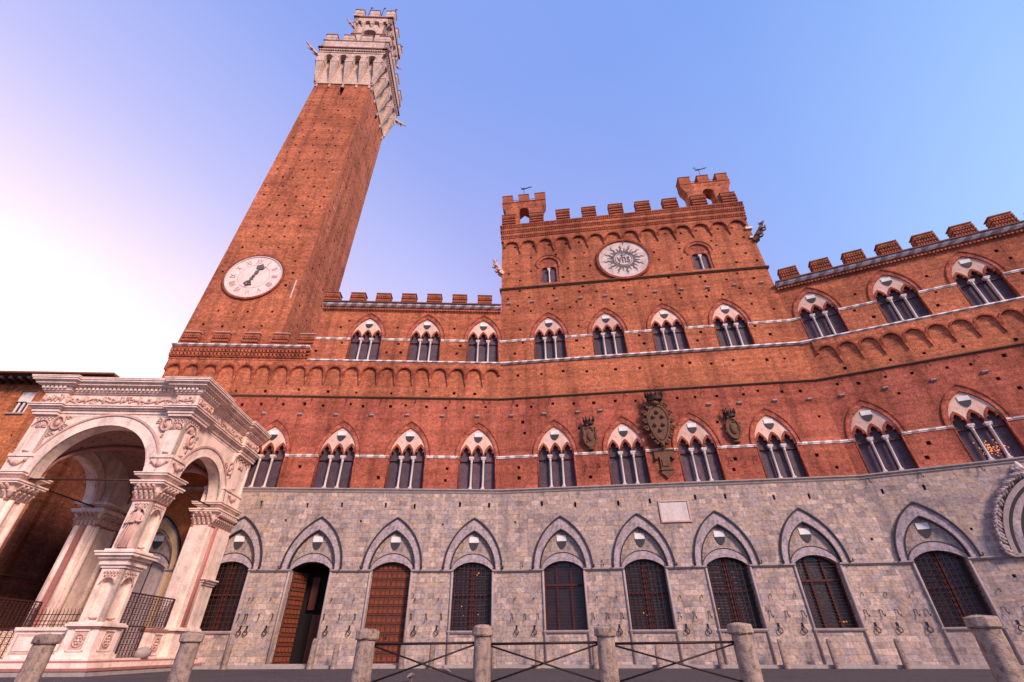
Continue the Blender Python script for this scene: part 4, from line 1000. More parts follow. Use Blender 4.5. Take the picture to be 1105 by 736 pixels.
# ------------------------------------------------------------------ marble chapel at the foot of the tower (frame of the left wing)
CH = T(*O) @ WL
chapel = thing('chapel', 'carved pink marble chapel with round arches at the foot of the bell tower', 'chapel', CH)
PK = 'pink'
def stack(m, r, steps, mat, back=None):
    for z0, z1, o_ in steps:
        y1 = r[3] + o_ if back is None else back
        m.box(r[0] - o_, r[1] + o_, r[2] - o_, y1, z0, z1, mat if not isinstance(o_, tuple) else o_)
m = MB()
for z0, z1, o_, mt in ((0, .14, .55, 'kerb'), (.14, .22, .58, 'pink_dark'), (.22, .36, .38, PK), (.36, .42, .30, 'pink_dark'), (.42, .47, .24, PK)):
    m.box(-20.95 - o_, -14.05 + o_, -6.6 - o_, -.02, z0, z1, mt)
m.build('platform', chapel)
ENT = [(9.5, 9.62, .05), (9.62, 9.76, .10), (9.76, 9.84, .17), (9.84, 9.92, .27), (9.92, 9.97, .31)]
COR = [(10.6, 10.66, .10), (10.66, 10.72, .16), (10.86, 10.92, .30), (10.92, 11.0, .40), (11.0, 11.05, .44), (11.05, 11.13, .52), (11.13, 11.2, .56), (11.2, 11.24, .58)]
MAINR = (-20.85, -14.30, -6.34, -.02)
RES = [(-15.05, -14.12, -6.52, -5.25), (-21.02, -20.05, -6.52, -5.25), (-15.0, -14.12, -1.6, -.02), (-21.02, -20.05, -1.6, -.02)]
m = MB()
def ent(steps, mat):
    for z0, z1, o_ in steps:
        m.box(MAINR[0] - o_, MAINR[1] + o_, MAINR[2] - o_, -.02, z0, z1, mat)
    for i, r in enumerate(RES):
        for z0, z1, o_ in steps:
            e = .004 * (i + 1); m.box(r[0] - o_, r[1] + o_, r[2] - o_, (r[3] + o_ if r[3] < -1 else -.025), z0 + e * .2, z1 - e * .1 + .002 * i, mat)
ent(ENT, PK); m.build('architrave', chapel)
m = MB(); ent([(9.97, 10.6, .03)], PK); m.build('frieze', chapel)
m = MB(); ent(COR, PK); ent([(10.72, 10.86, .17)], PK)
for x0, x1, y in ((-20.0, -15.1, MAINR[2] - .17), (-21.15, -19.92, -6.69), (-15.18, -13.98, -6.69)):
    dentils(m, x0, x1, y - .07, 10.73, 10.85, PK, .10, .09)
for y0, y1, x in ((-5.2, -1.65, MAINR[1] + .17), (-6.65, -5.12, -13.95), (-1.72, -.1, -13.95)):
    y = y0
    while y < y1 - .1: m.box(x, x + .07, y, y + .10, 10.73, 10.85, PK); y += .19
m.build('cornice', chapel)
# carved scrolls of the frieze and the spandrels
rc = random.Random(21)
def scrolls(m, x0, x1, z, M, step=.78, amp=.17):
    n = int((x1 - x0) / step); st = (x1 - x0) / n
    for i in range(n):
        c = x0 + (i + .5) * st; sg = 1 if i % 2 else -1
        m.tube([M @ Vector((c - st * .5 + st * k / 10, -.035, z + sg * amp * sin(pi * k / 10) * .8 - sg * .05)) for k in range(11)], .032, 'pink_relief', 5)
        m.tube([M @ Vector((c + (amp * .75 * (1 - k / 11)) * cos(k * .75), -.04, z - sg * .03 + sg * (amp * .75 * (1 - k / 11)) * sin(k * .75))) for k in range(10)], .03, 'pink_relief', 5)
        for k in range(5): 
            p = M @ Vector((c + rc.uniform(-.36, .36), -.03, z + rc.uniform(-.2, .2))); m.blob(p, rc.uniform(.035, .075), 'pink_relief', 6, 4)
    for i in range(n + 1):
        p = M @ Vector((x0 + i * st, -.05, z)); m.blob(p, (.07, .07, .13), 'pink_relief', 6, 5); m.blob(p + Vector((0, 0, .15)), .05, 'pink_relief', 6, 4)
SR = T(-14.27, 0, 0) @ RZ(pi / 2)
m = MB(); scrolls(m, -20.0, -15.15, 10.28, T(0, -6.38, 0)); m.build('frieze_relief', chapel)
m = MB(); scrolls(m, -5.1, -1.7, 10.28, SR); m.build('frieze_relief', chapel)
for r in RES[:3]:
    m = MB()
    if r[2] < -3: scrolls(m, r[0] + .1, r[1] - .1, 10.28, T(0, r[2] - .04, 0), .38, .12)
    if r[1] > -15: scrolls(m, r[2] + .1, r[3] - .1, 10.28, T(r[1] + .04, 0, 0) @ RZ(pi / 2), .5, .12)
    m.build('frieze_relief', chapel)
# arches
def arch_plate(name, u0, u1, c, r, zs, zt, M, y0=0, y1=.5, ro=.48, relief=True):
    n = 28; A_ = [(c - r * cos(pi * k / n), zs + r * sin(pi * k / n)) for k in range(n + 1)]
    m = MB(); pts = [(u0, zt), (u0, zs)] + A_ + [(u1, zs), (u1, zt)]
    m.prism(pts, y0, y1, PK)
    m.band([(c - (r + ro) * cos(pi * k / n), zs + (r + ro) * sin(pi * k / n)) for k in range(n + 1)], A_, y0 - .05, y0 + .02, PK)
    m.band([(c - (r + ro + .07) * cos(pi * k / n), zs + (r + ro + .07) * sin(pi * k / n)) for k in range(n + 1)], [(c - (r + ro - .02) * cos(pi * k / n), zs + (r + ro - .02) * sin(pi * k / n)) for k in range(n + 1)], y0 - .10, y0 + .02, 'pink_relief')
    m.band([(c - (r + .06) * cos(pi * k / n), zs + (r + .06) * sin(pi * k / n)) for k in range(n + 1)], [(c - (r + .0) * cos(pi * k / n), zs + r * sin(pi * k / n)) for k in range(n + 1)], y0 - .08, y0 + .02, PK)
    a = m.build(name, chapel, M)
    if relief:
        for sx in (-1, 1):
            q = MB()
            x, z = c + sx * (r + ro) * .86, zs + (r + ro) * .86
            q.tube([(x + .24 * cos(2 * pi * k / 16), y0 - .06, z + .3 * sin(2 * pi * k / 16)) for k in range(17)], .05, 'pink_relief', 6)
            q.disc((x, z), .21, y0 - .04, y0 + .02, 'pink_dark', 16, rz=.26); q.blob((x, y0 - .06, z), (.1, .07, .15), 'pink_relief')
            for k in range(16):
                t_ = rc.random(); xx = x + sx * rc.uniform(-.5, .25); zz = z + rc.uniform(-.75, .3)
                if (xx - c) ** 2 + (zz - zs) ** 2 > (r + ro + .14) ** 2: q.tube([(xx + .1 * (1 - j / 8) * cos(j), y0 - .03, zz + .1 * (1 - j / 8) * sin(j)) for j in range(7)], .028, 'pink_relief', 5)
            q.build('spandrel_relief', a)
    return a
arch_plate('arch', -20.75, -14.4, -17.45, 2.30, 6.75, 9.5, T(0, -6.38, 0))
arch_plate('arch', -6.1, -.02, -3.78, 1.74, 6.75, 9.5, SR @ T(0, 0, 0), 0, .5, .45)
arch_plate('arch', -6.1, -.02, -3.78, 1.74, 6.75, 9.5, T(-20.35, 0, 0) @ RZ(pi / 2), 0, .45, .42, False)
n = 28; m = MB(); m.band([(-17.45 - 2.65 * cos(pi * k / n), 6.75 + 2.65 * sin(pi * k / n)) for k in range(n + 1)], [(-17.45 - 2.25 * cos(pi * k / n), 6.75 + 2.25 * sin(pi * k / n)) for k in range(n + 1)], -.35, -.04, PK); m.build('wall_arch', chapel)
# vault with ribs
m = MB(); N = 24; vs = []
X0, X1, Y0, Y1 = -19.95, -14.75, -5.95, -.1
for i in range(N + 1):
    for j in range(N + 1):
        x = X0 + (X1 - X0) * i / N; y = Y0 + (Y1 - Y0) * j / N; a = 2 * i / N - 1; b = 2 * j / N - 1
        vs.append((x, y, 6.7 + 2.45 * max(sqrt(max(0, 1 - a * a)), sqrt(max(0, 1 - b * b)))))
m.add(vs, [(i * (N + 1) + j, i * (N + 1) + j + 1, (i + 1) * (N + 1) + j + 1, (i + 1) * (N + 1) + j) for i in range(N) for j in range(N)], 'vault', True)
va = m.build('vault', chapel)
for s_ in (1, -1):
    m = MB(); m.tube([(X0 + (X1 - X0) * (k / 20 if s_ > 0 else 1 - k / 20), Y0 + (Y1 - Y0) * k / 20, 6.62 + 2.45 * sqrt(max(0, 1 - (k / 10 - 1) ** 2))) for k in range(21)], .11, 'pink_dark', 8); m.build('rib', va)
# pillars
def leaves(m, r, z0, z1, out, mat='pink_relief'):
    x0, x1, y0, y1 = r; h = (z1 - z0) / 2
    for row in range(2):
        zb = z0 + row * h * .8; o_ = out * (.35 + .45 * row)
        for (ax, ay, bx, by, nx, ny) in ((x0, y0, x1, y0, 0, -1), (x1, y0, x1, y1, 1, 0), (x1, y1, x0, y1, 0, 1), (x0, y1, x0, y0, -1, 0)):
            L_ = sqrt((bx - ax) ** 2 + (by - ay) ** 2); n_ = max(3, int(L_ / .2))
            for i in range(n_ + 1):
                t_ = (i + (.5 if row else 0)) / n_
                if t_ > 1: continue
                x, y = ax + (bx - ax) * t_, ay + (by - ay) * t_
                m.tube([(x + nx * .02, y + ny * .02, zb), (x + nx * o_ * .5, y + ny * o_ * .5, zb + h * .65), (x + nx * (o_ + .05), y + ny * (o_ + .05), zb + h * .95), (x + nx * (o_ + .08), y + ny * (o_ + .08), zb + h * .78)], [.06, .07, .06, .03], mat, 5)
def statue_mb():
    m = MB(); n = 16; vs = []; prof = [(0, .24, .17, 0), (.04, .25, .18, 0), (.3, .21, .15, .01), (.6, .185, .14, .0), (.85, .17, .125, -.01), (1.0, .155, .11, -.01), (1.15, .20, .125, 0), (1.27, .215, .12, 0), (1.34, .16, .10, 0), (1.38, .065, .06, 0), (1.44, .06, .06, -.01), (1.48, .085, .09, -.015), (1.56, .10, .11, -.02), (1.64, .085, .095, -.01), (1.68, .03, .03, 0)]
    for z, rx, ry, dy in prof:
        for k in range(n):
            a = 2 * pi * k / n; fold = 1 + (.09 * sin(a * 5 + z * 2) if z < 1.1 else 0); vs.append((rx * fold * cos(a) + .03 * sin(z * 3), ry * fold * sin(a) + dy, z))
    fs = [(i * n + k, i * n + (k + 1) % n, (i + 1) * n + (k + 1) % n, (i + 1) * n + k) for i in range(len(prof) - 1) for k in range(n)]
    m.add(vs, fs, 'pink_relief', True)
    m.tube([(-.2, 0, 1.26), (-.27, -.04, 1.02), (-.22, -.16, .88), (-.05, -.2, .95)], [.07, .06, .05, .035], 'pink_relief', 7); m.tube([(.2, 0, 1.26), (.28, -.03, 1.0), (.2, -.17, .98), (.05, -.2, 1.05)], [.07, .06, .05, .035], 'pink_relief', 7)
    m.box(-.08, .12, -.24, -.18, .92, 1.12, 'pink_relief'); m.blob((.03, -.105, 1.55), (.015, .02, .03), 'pink_relief', 6, 4)
    for k in range(5): m.tube([(-.15 + .08 * k, -.13, .95), (-.2 + .1 * k, -.17, .5), (-.19 + .1 * k, -.19, .05)], [.015, .025, .03], 'pink_relief', 5)
    return m
def niche_zone(m, r, z0, z1, sides, inset=.17, strip=.17, gable=True):
    """recessed shaft between corner strips on the given sides"""
    x0, x1, y0, y1 = r; ins = {'S': inset if 'S' in sides else 0, 'E': inset if 'E' in sides else 0}
    m.box(x0, x1 - ins['E'], y0 + ins['S'], y1, z0, z1, PK)
    def side(M, a, b):
        w_ = b - a
        for u in (a, b - strip): m.box(u, u + strip, 0, inset + .01, z0, z1, PK, M)
        m.box(a + strip, b - strip, 0.0, inset + .01, z1 - .10, z1, PK, M); m.box(a + strip, b - strip, 0, inset + .01, z0, z0 + .06, PK, M)
        if gable:
            c = (a + b) / 2; hw = w_ / 2 - strip; q = MB(); ar = [(c - hw * cos(pi * k / 10), z1 - .55 + hw * .9 * sin(pi * k / 10)) for k in range(11)]
            q.prism([(a + strip, z1 - .1), (a + strip, z1 - .55)] + ar[1:-1] + [(b - strip, z1 - .55), (b - strip, z1 - .1)], .03, inset, PK); m.add([M @ Vector(v) for v in q.v], q.f, PK)
            for k in range(9): m.blob(M @ Vector((c + (k / 4 - 1) * hw, -.01, z1 - .14 - .1 * (k % 2))), .045, 'pink_relief', 6, 4)
            m.tube([M @ Vector((c - hw * 1.1 * cos(pi * k / 8), -.01, z1 - .55 + hw * 1.0 * sin(pi * k / 8))) for k in range(9)], .03, 'pink_relief', 5)
            m.lathe([(.02, 0), (.12, .06), (.14, .1)], M @ Vector((c, .04, z0 + .05)), 'pink_relief', 8)
    if 'S' in sides: side(T(0, y0, 0), x0, x1)
    if 'E' in sides: side(T(x1, 0, 0) @ RZ(pi / 2), y0, y1)
def rosette(m, M, z, s_=.17):
    m.box(-s_ * 1.7, s_ * 1.7, -.015, 0, z - s_ * 1.9, z + s_ * 1.9, 'pink_relief', M); 
    for a in ((-s_ * 1.7, -s_ * 1.45, z - s_ * 1.9, z + s_ * 1.9), (s_ * 1.45, s_ * 1.7, z - s_ * 1.9, z + s_ * 1.9), (-s_ * 1.7, s_ * 1.7, z + s_ * 1.65, z + s_ * 1.9), (-s_ * 1.7, s_ * 1.7, z - s_ * 1.9, z - s_ * 1.65)): m.box(a[0], a[1], -.05, 0, a[2], a[3], PK, M)
    m.tube([M @ Vector((s_ * cos(2 * pi * k / 12), -.03, z + s_ * 1.1 * sin(2 * pi * k / 12))) for k in range(13)], .03, 'pink_relief', 5)
    for k in range(6): m.blob(M @ Vector((s_ * .55 * cos(pi * k / 3), -.03, z + s_ * .55 * sin(pi * k / 3))), .045, 'pink_relief', 6, 4)
    m.blob(M @ Vector((0, -.04, z)), .04, PK, 6, 4)
def pillar(r, kind):
    x0, x1, y0, y1 = r; cx_, cy_ = (x0 + x1) / 2, (y0 + y1) / 2
    m = MB()
    if kind == 'full':
        niche_zone(m, r, 1.55, 3.3, 'SE'); niche_zone(m, r, 3.95, 5.8, 'SE')
    elif kind == 'back':
        m.box(x0, x1, y0, y1, 1.5, 5.8, PK)
        # engaged half columns on the free corner sides
        for yy in (y0 + .12, y0 + .42): m.tube([(x0 - .02, yy, 1.5), (x0 - .02, yy, 5.8)], .12, PK, 10)
        m.tube([(x1 + .015, y0 + .45, 1.5), (x1 + .015, y0 + .45, 5.8)], .10, 'pink_dark', 8); m.box(x1, x1 + .09, y0 + .75, y1, 1.5, 5.8, PK); m.tube([(x1 + .05, y0 + .7, 1.5), (x1 + .05, y0 + .7, 5.8)], .05, 'pink_relief', 6)
        m.box(x0 + .1, x1 - .1, y0 - .08, y0, 1.5, 5.8, PK)
    else:
        m.box(x0, x1, y0, y1, 1.5, 5.8, PK)
        for yy in (y0 + .2, y1 - .2): m.tube([(x1, yy, 1.5), (x1, yy, 5.8)], .13, PK, 10)
        for xx in (x0 + .2, x1 - .2): m.tube([(xx, y0, 1.5), (xx, y0, 5.8)], .13, PK, 10)
        m.box(x0 + .38, x1 - .38, y0 - .12, y0, 1.5, 5.8, 'pink_dark')
    p = m.build('pillar', chapel)
    e = .12; q = MB(); q.box(x0 - e, x1 + e, y0 - e, y1 + (e if kind != 'back' else 0), .47, 1.36, PK)
    for z0, z1, o_ in ((.47, .6, .1), (.6, .66, .05), (1.36, 1.42, .06), (1.42, 1.5, .11), (1.5, 1.55, .05)): q.box(x0 - e - o_, x1 + e + o_, y0 - e - o_, y1 + (e + o_ if kind != 'back' else 0), z0, z1, PK if z0 != 1.36 else 'pink_dark')
    rosette(q, T(cx_, y0 - e, 0), 1.0); rosette(q, T(x1 + e, cy_, 0) @ RZ(pi / 2), 1.0); q.build('pedestal', p)
    if kind == 'full':
        q = MB()
        for z0, z1, o_ in ((3.3, 3.4, .05), (3.4, 3.5, .12), (3.5, 3.6, .08), (3.6, 3.7, .2), (3.7, 3.8, .3), (3.8, 3.86, .34), (3.86, 3.95, .14)): q.box(x0 - o_, x1 + o_, y0 - o_, y1 + o_, z0, z1, PK)
        for k in range(4): q.blob((x1 + .4, y0 - .2 + .05 * k, 3.68), (.13 - .02 * k, .05, .05), 'pink_relief', 6, 4)
        q.build('string_moulding', p)
        statue_mb().build('statue', p, T(cx_, y0 + .03, 4.0) @ Matrix.Diagonal((1.02, 1.02, .98, 1)))
    if kind == 'back':
        q = MB()
        for z0, z1, o_ in ((3.3, 3.4, .05), (3.4, 3.5, .12), (3.5, 3.56, .2)): q.box(x1, x1 + .1 + o_, y0 + .75 - o_, y1, z0, z1, PK)
        q.tube([(x1 + .2, y0 + .7, 3.45), (x1 + .5, y0 + .6, 3.5)], [.06, .03], 'pink_relief'); q.build('string_moulding', p)
    q = MB(); yb = y1 if kind == 'back' else None
    q.box(x0 - .05, x1 + .05, y0 - .05, y1, 5.78, 5.86, 'pink_dark'); q.frus((x0, x1, y0, y1), 0, 5.84, (x0 - .14, x1 + .14, y0 - .14, y1 + .14 if yb is None else y1), 6.42, PK); leaves(q, r, 5.88, 6.42, .30)
    for z0, z1, o_ in ((6.42, 6.5, .26), (6.5, 6.56, .30), (6.56, 6.72, .06), (6.72, 6.78, .16), (6.78, 6.86, .26), (6.86, 6.9, .3)): q.box(x0 - o_, x1 + o_, y0 - o_, y1 + (o_ if yb is None else 0), z0, z1, PK)
    q.build('capital', p)
    q = MB()
    if x1 > -16 or kind == 'front': 
        niche_zone(q, (x0 + .02, x1 - .0, y0 - .02, y1), 7.7, 9.5, 'SE' if kind != 'back' else 'E', .1, .12)
        q.box(x0 - .02, x1 + .03, y0 - .05, y1, 6.9, 7.6, PK); q.box(x0 - .06, x1 + .08, y0 - .1, y1, 7.58, 7.7, PK)
        for M in (T(cx_, y0 - .05, 0), T(x1 + .03, cy_, 0) @ RZ(pi / 2)):
            q.tube([M @ Vector((-.3 + .6 * k / 8, -.04, 7.42 - .2 * sin(pi * k / 8))) for k in range(9)], .05, 'pink_relief', 6); q.blob(M @ Vector((0, -.06, 7.3)), (.11, .08, .11), 'pink_relief')
            for sx in (-1, 1): q.blob(M @ Vector((sx * .32, -.05, 7.42)), .07, 'pink_relief', 6, 4)
        for M in (T(cx_, y0, 0), T(x1, cy_, 0) @ RZ(pi / 2)):      # shell
            for k in range(9):
                a = pi * k / 8; q.tube([M @ Vector((0, .04, 8.93)), M @ Vector((-.22 * cos(a), .0, 8.96 + .24 * sin(a)))], [.01, .035], 'pink_relief', 5)
    else:
        q.box(x0, x1, y0, y1, 6.9, 9.5, PK)
    q.build('upper_pilaster', p)
pillar((-15.02, -14.2, -6.42, -5.5), 'full'); pillar((-20.95, -20.05, -6.42, -5.5), 'front'); pillar((-15.1, -14.2, -1.85, -.02), 'back'); pillar((-20.95, -19.95, -1.6, -.02), 'inner')
# tie rods
for pts in (((-20.2, -6.1, 6.72), (-14.6, -6.1, 6.72)), ((-14.55, -5.8, 6.70), (-14.55, -1.4, 6.70)), ((-20.4, -5.8, 6.70), (-20.4, -1.2, 6.70))):
    MB().tube(pts, .035, 'iron_brown' if pts[0][1] < -6 else 'iron', 6).build('tie_rod', chapel)
# low marble screens, railings and gates
m = MB()
m.box(-17.15, -15.2, -6.2, -5.95, .47, 1.3, PK); m.box(-17.2, -15.2, -6.27, -5.88, 1.3, 1.4, PK)
x = -17.1
while x < -15.6: 
    m.box(x + .06, x + .8, -6.23, -6.2, .62, 1.2, 'pink_relief'); m.box(x + .14, x + .72, -6.25, -6.22, .7, 1.12, PK); x += .93
m.build('parapet', chapel)
def railing(x0, x1, z0, z1, M, step=.13):
    m = MB(); x = x0
    while x <= x1: m.tube([(x, 0, z0), (x, 0, z1 - .1), (x, -.05, z1)], [.012, .012, .004], 'iron_brown', 4); x += step
    for z in (z0 + .08, z0 + .2, z1 - .2): m.box(x0, x1, -.015, .015, z - .012, z + .012, 'iron_brown')
    return m
railing(-17.1, -15.2, 1.4, 2.0, None).build('railing', chapel, T(0, -6.08, 0))
def lattice(u0, u1, z0, z1, M, name='iron_gate', p=.2):
    m = MB(); u = u0
    while u <= u1 + .01: m.box(u - .012, u + .012, -.012, .012, z0, z1, 'iron_brown', M); u += p
    z = z0
    while z <= z1 + .01: m.box(u0, u1, -.02, .008, z - .012, z + .012, 'iron_brown', M); z += p
    u = u0 + p / 2
    while u < u1:
        z = z0 + p / 2
        while z < z1:
            for k in range(6): 
                a, b = 2 * pi * k / 6, 2 * pi * (k + 1) / 6; m.tube([M @ Vector((u + .06 * cos(a), 0, z + .06 * sin(a))), M @ Vector((u + .06 * cos(b), 0, z + .06 * sin(b)))], .008, 'iron_brown', 3, False)
            z += p
        u += p
    for a in ((u0 - .02, u0 + .02, z0, z1), (u1 - .02, u1 + .02, z0, z1), (u0, u1, z1 - .02, z1 + .03)): m.box(a[0], a[1], -.025, .025, a[2], a[3], 'iron_brown', M)
    return m.build(name, chapel)
GS = T(-14.55, 0, 0) @ RZ(pi / 2)
lattice(-19.95, -17.2, .5, 1.35, T(0, -6.08, 0), 'iron_gate')
m = MB(); m.box(-14.75, -14.35, -3.25, -1.95, .47, 1.36, PK); m.box(-14.8, -14.3, -3.3, -1.95, 1.36, 1.46, 'pink_dark'); rosette(m, T(-14.35, -2.6, 0) @ RZ(pi / 2), .93, .2); m.build('parapet', chapel)
lattice(-4.5, -3.35, .5, 1.5, GS); lattice(-5.3, -2.0, 1.5, 2.6, GS, 'iron_grille')
lattice(-5.3, -1.8, 1.4, 2.5, T(-20.45, 0, 0) @ RZ(pi / 2), 'iron_grille'); MB().box(-20.6, -20.3, -5.4, -1.7, .47, 1.4, PK).build('parapet', chapel)
m = MB(); m.blob((-13.9, -3.9, .62), (.28, .36, .22), 'kerb', 7, 5); m.build('boulder_step', chapel)
# painted plaster of the wall inside the chapel
rp = random.Random(4)
def arch_cut(z0, z1, u0, u1, mat, name):
    c = -17.75; m = MB()
    if z1 > 4.1:
        o = pointed(1.56, 4.1, 6.72, 12, c); m.prism([(u0, z1), (u0, z0)] + [(c - 1.56, z0)] + o[1:-1] + [(c + 1.56, z0), (u1, z0), (u1, z1)], -.03, -.004, mat)
    else:
        m.box(u0, c - 1.02, -.03, -.004, z0, z1, mat); MB().box(c + 1.02, u1, -.03, -.004, z0, z1, mat).build(name, chapel)
    m.build(name, chapel)
arch_cut(4.13, 9.6, -20.3, -14.6, 'orange', 'fresco'); arch_cut(.47, 3.96, -20.3, -14.6, 'cream', 'wall_plaster')
m = MB(); c = -17.75
o = pointed(1.40, 4.1, 6.45, 12, c); i_ = pointed(1.14, 4.1, 5.9, 12, c); m.band(o, i_, -.06, -.035, 'cream'); m.build('arch_plaster', chapel)

# ------------------------------------------------------------------ brick house left of the chapel
house = thing('brick_house', 'orange brick house with dark overhanging eaves left of the chapel', 'house', CH @ T(-25.2, .5, 0))
def hwin(c, z, w_=.46, h=1.5): return ([(c - w_, z), (c + w_, z), (c + w_, z + h), (c - w_, z + h)], .3)
m = MB(); ws = [(-4.42, 12.75), (-8.6, 12.75), (-2.2, 8.6), (-5.6, 8.6), (-9.3, 8.6), (-5.6, 4.6), (-9.3, 4.6)]
m.wall(rect(-22, 0, 0, 14.9), [hwin(a, b) for a, b in ws] + putlogs([(11.3, 2.5), (7.4, 3)], -22, 0, [(a, .9, b - .3, b + 2) for a, b in ws], rp), 0, .5, 'brick_street', 'black')
m.build('front_wall', house)
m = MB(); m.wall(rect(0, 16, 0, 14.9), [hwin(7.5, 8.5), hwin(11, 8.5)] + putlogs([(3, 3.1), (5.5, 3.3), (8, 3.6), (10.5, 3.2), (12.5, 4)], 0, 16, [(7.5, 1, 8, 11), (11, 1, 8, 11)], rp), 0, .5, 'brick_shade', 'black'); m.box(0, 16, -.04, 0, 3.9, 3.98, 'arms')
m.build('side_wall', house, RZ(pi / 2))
MB().box(-22, -.5, 15.5, 16, 0, 14.9, 'brick_street').build('rear_wall', house)
for a, b in ws:
    f = MB(); f.box(-.46, .46, .1, .14, .8, 1.5, 'shutter'); f.box(-.46, .46, .08, .16, .74, .8, 'eave')
    for u in (-.34, -.04, .26): f.box(u, u + .12, .1, .14, 0, .74, 'shutter')
    f.box(-.52, .52, -.1, .2, -.10, 0, 'string_grey'); wi = f.build('window', house, T(a, 0, b)); MB().box(-.455, .455, .2, .22, 0, 1.5, 'glass_up').build('window_pane', wi)
m = MB(); m.add([(-22, -.95, 15.0), (.95, -.95, 15.0), (.95, 16.5, 15.0), (-22, 16.5, 15.0), (-22, -.95, 15.14), (.95, -.95, 15.14), (.95, 16.5, 15.14), (-22, 16.5, 15.14), (-22, 7.5, 17.2), (-6, 7.5, 17.2)], [(3, 2, 1, 0), (0, 1, 5, 4), (1, 2, 6, 5), (2, 3, 7, 6), (4, 5, 9, 8), (5, 6, 9), (6, 7, 8, 9), (0, 4, 8, 7, 3)], 'tile')
m.box(-22, .8, -.8, 16.3, 14.86, 15.0, 'eave')
x = -21.8
while x < .8: m.box(x, x + .14, -.86, 0, 14.7, 14.87, 'eave'); x += .55
y = -.6
while y < 16: m.box(0, .86, y, y + .14, 14.7, 14.87, 'eave'); y += .55
m.tube([(-22, -1.0, 15.05), (1.0, -1.0, 15.05)], .07, 'tile', 6); m.build('roof', house)
m = MB(); m.tube([(.12, 3.2, 0), (.12, 3.2, 14.7)], .07, 'iron', 8)
for z in (2, 5, 8, 11): m.box(0, .22, 3.1, 3.3, z, z + .06, 'iron')
m.build('drainpipe', house)
for z, x in ((9.0, -1.1), (6.3, -.7)):
    b_ = MB(); b_.tube([(0, 0, 0), (0, -.35, .05), (.02, -.5, .0), (.0, -.42, -.1)], [.05, .05, .07, .03], 'string_grey', 6); b_.build('wall_bracket', house, T(x, 0, z))

# ------------------------------------------------------------------ bollards and railings in front
def bollard(x, y, h, r, label, seed):
    rb = random.Random(seed); t_ = thing('stone_bollard', label, 'bollard', T(x, y, 0) @ RZ(rb.uniform(0, 6)), 'stone bollards in front of the palace')
    m = MB(); n = 20; vs = []
    zs = [0, .06, .2, .4, .6, .75, h - .17]
    for z in zs:
        for k in range(n):
            a = 2 * pi * k / n; rr = r * (1.04 - .06 * z / h) * (1 + rb.uniform(-.035, .025)); vs.append((rr * cos(a), rr * sin(a), z))
    m.add(vs, [(i * n + k, i * n + (k + 1) % n, (i + 1) * n + (k + 1) % n, (i + 1) * n + k) for i in range(len(zs) - 1) for k in range(n)], 'bollard', True); m.build('shaft', t_)
    m = MB(); vs = []; n = 12; prof = [(r * 1.0, h - .18), (r * 1.2, h - .17), (r * 1.27, h - .15), (r * 1.27, h - .045), (r * 1.2, h - .02), (r * .7, h + .005), (.03, h + .012)]
    for rr, z in prof:
        for k in range(n): a = 2 * pi * k / n; q_ = rr * (1 + rb.uniform(-.05, .02)); vs.append((q_ * cos(a), q_ * sin(a), z + rb.uniform(-.008, .008)))
    m.add(vs, [(i * n + k, i * n + (k + 1) % n, (i + 1) * n + (k + 1) % n, (i + 1) * n + k) for i in range(len(prof) - 1) for k in range(n)] + [tuple(range((len(prof) - 1) * n, len(prof) * n))], 'bollard', False); m.build('cap', t_); return t_
BOL = [(-10.15, 11.8, 1.0, .2, 'weathered stone bollard in front of the left side of the chapel'), (-7.0, 11.8, 1.02, .19, 'round stone bollard in front of the chapel side, left of the grilled window'),
       (-2.78, 10.3, 1.03, .175, 'round stone bollard before the closed wooden door, where the iron railing begins'), (-.58, 10.4, 1.09, .165, 'round stone bollard with crossed iron bars on both sides, before the lamp-lit window'),
       (1.78, 10.4, 1.075, .17, 'streaked stone bollard between the middle and right crossed iron railings'), (4.4, 10.4, 1.11, .185, 'pale travertine bollard ending the iron railing on the right'), (7.75, 8.8, 1.145, .19, 'dark streaked stone bollard standing alone at the far right')]
for i, b in enumerate(BOL): bollard(*b, 50 + i)
def rail_span(a, b, label):
    ax, ay, bx, by = a[0], a[1], b[0], b[1]; d = Vector((bx - ax, by - ay, 0)); L_ = d.length; d.normalize(); p0 = Vector((ax, ay, 0)) + d * a[3] * .9; p1 = Vector((bx, by, 0)) - d * b[3] * .9
    t_ = thing('iron_railing', label, 'railing', T(*p0), 'crossed iron railings between the bollards'); e = p1 - p0; Z = lambda z: Vector((0, 0, z))
    MB().tube([Z(.79), e + Z(.81)], .022, 'iron', 8).build('top_bar', t_)
    MB().tube([Z(.76), e + Z(.2)], .016, 'iron', 6).build('diagonal_bar', t_); MB().tube([Vector((0, .035, .2)), e + Vector((0, .035, .78))], .016, 'iron', 6).build('diagonal_bar', t_)
rail_span(BOL[2], BOL[3], 'crossed black iron bars between the bollards in front of the closed door and lamp-lit window')
rail_span(BOL[3], BOL[4], 'crossed black iron bars in the middle span, right of the lamp-lit window')
rail_span(BOL[4], BOL[5], 'crossed black iron bars in the right span, ending at the pale bollard')
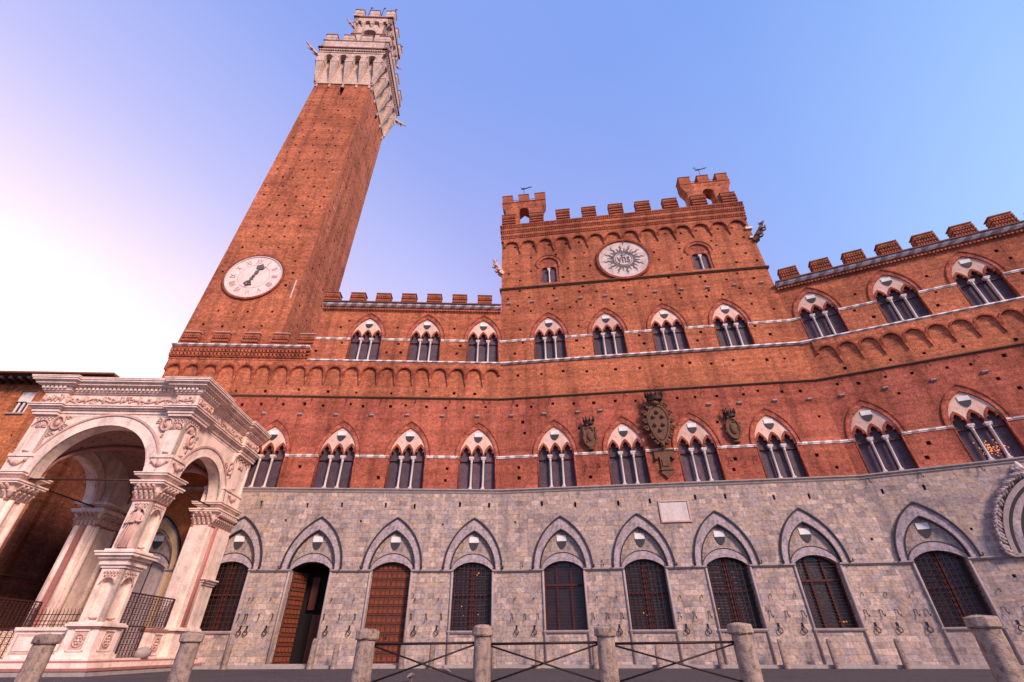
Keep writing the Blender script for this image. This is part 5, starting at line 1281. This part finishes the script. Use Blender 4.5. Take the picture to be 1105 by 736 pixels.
# short posts against the palace foot
POSTS = [('L', -12.1, .95, 'short stone post at the wall right of the chapel-side grilled window'), ('L', -8.35, 1.15, 'stone post at the right jamb of the open doorway'), ('L', -7.3, .95, 'short stone post between the open and the closed door'), ('L', -4.3, .95, 'short stone post right of the closed wooden door'),
         ('L', -2.95, .95, 'thin stone post left of the window with orange lamps inside'), ('L', -.1, .95, 'short stone post right of the window with orange lamps inside'), ('C', 2.0, .95, 'short stone post left of the four-part window with square mullions'), ('C', 4.6, .95, 'short stone post right of the four-part window with square mullions'),
         ('C', 7.35, .9, 'short stone post under the second central window'), ('C', 9.95, .95, 'short stone post under the iron rings below the marble plaque'), ('C', 12.6, 1.05, 'leaning pale post right of the third central window'), ('C', 14.6, 1.05, 'pale post under the window with a light strip at its sill'), ('C', 17.3, 1.05, 'pale post between the last central window and the far right window')]
for i, (W_, s_, h, lb) in enumerate(POSTS):
    rb = random.Random(90 + i); m = MB(); n = 8; vs = []; zs = [(0, 1.08), (.25, 1.0), (h * .6, .95), (h * .9, .86), (h, .55)]
    for z, k_ in zs:
        for k in range(n): a = 2 * pi * k / n; q_ = .13 * k_ * (1 + rb.uniform(-.07, .07)); vs.append((q_ * cos(a), q_ * sin(a) * .8 + z * .06, z))
    m.add(vs, [(i_ * n + k, i_ * n + (k + 1) % n, (i_ + 1) * n + (k + 1) % n, (i_ + 1) * n + k) for i_ in range(4) for k in range(n)] + [tuple(range(4 * n, 5 * n))], 'bollard', True)
    o = m.build('stone_post', None, T(*O) @ FRM[W_] @ T(s_, -.78, 0)); tag(o, lb, 'post', 'short stone posts along the palace wall')
# pigeons on the pavement
def pigeon(x, y, rz, label, peck):
    t_ = thing('pigeon', label, 'pigeon', T(x, y, 0) @ RZ(rz), 'pigeons on the paving')
    m = MB(); hz = -.09 if peck else 0
    m.tube([(-.20, 0, .10), (-.12, 0, .12), (-.05, 0, .13), (.03, 0, .14), (.08, 0, .17 + hz * .4), (.105, 0, .215 + hz), (.13, 0, .235 + hz), (.15, 0, .23 + hz), (.175, 0, .22 + hz)], [.012, .035, .058, .06, .042, .027, .029, .02, .004], 'pigeon', 10); m.build('body', t_)
    for sy in (-1, 1):
        m = MB(); m.tube([(.03, sy * .05, .15), (-.06, sy * .058, .135), (-.17, sy * .025, .11)], [.02, .033, .006], 'arms', 6); m.build('wing', t_)
        m = MB(); m.tube([(.01, sy * .025, .09), (.012, sy * .025, .0)], .006, 'pink_dark', 5); m.tube([(-.01, sy * .025, .006), (.05, sy * .03, .006)], .006, 'pink_dark', 4); m.build('leg', t_)
pigeon(-2.2, 18.4, 2.6, 'grey pigeon standing behind the crossed railing before the closed door', False); pigeon(-2.72, 15.0, 1.2, 'dark pigeon pecking at the bottom edge near the railing', True)
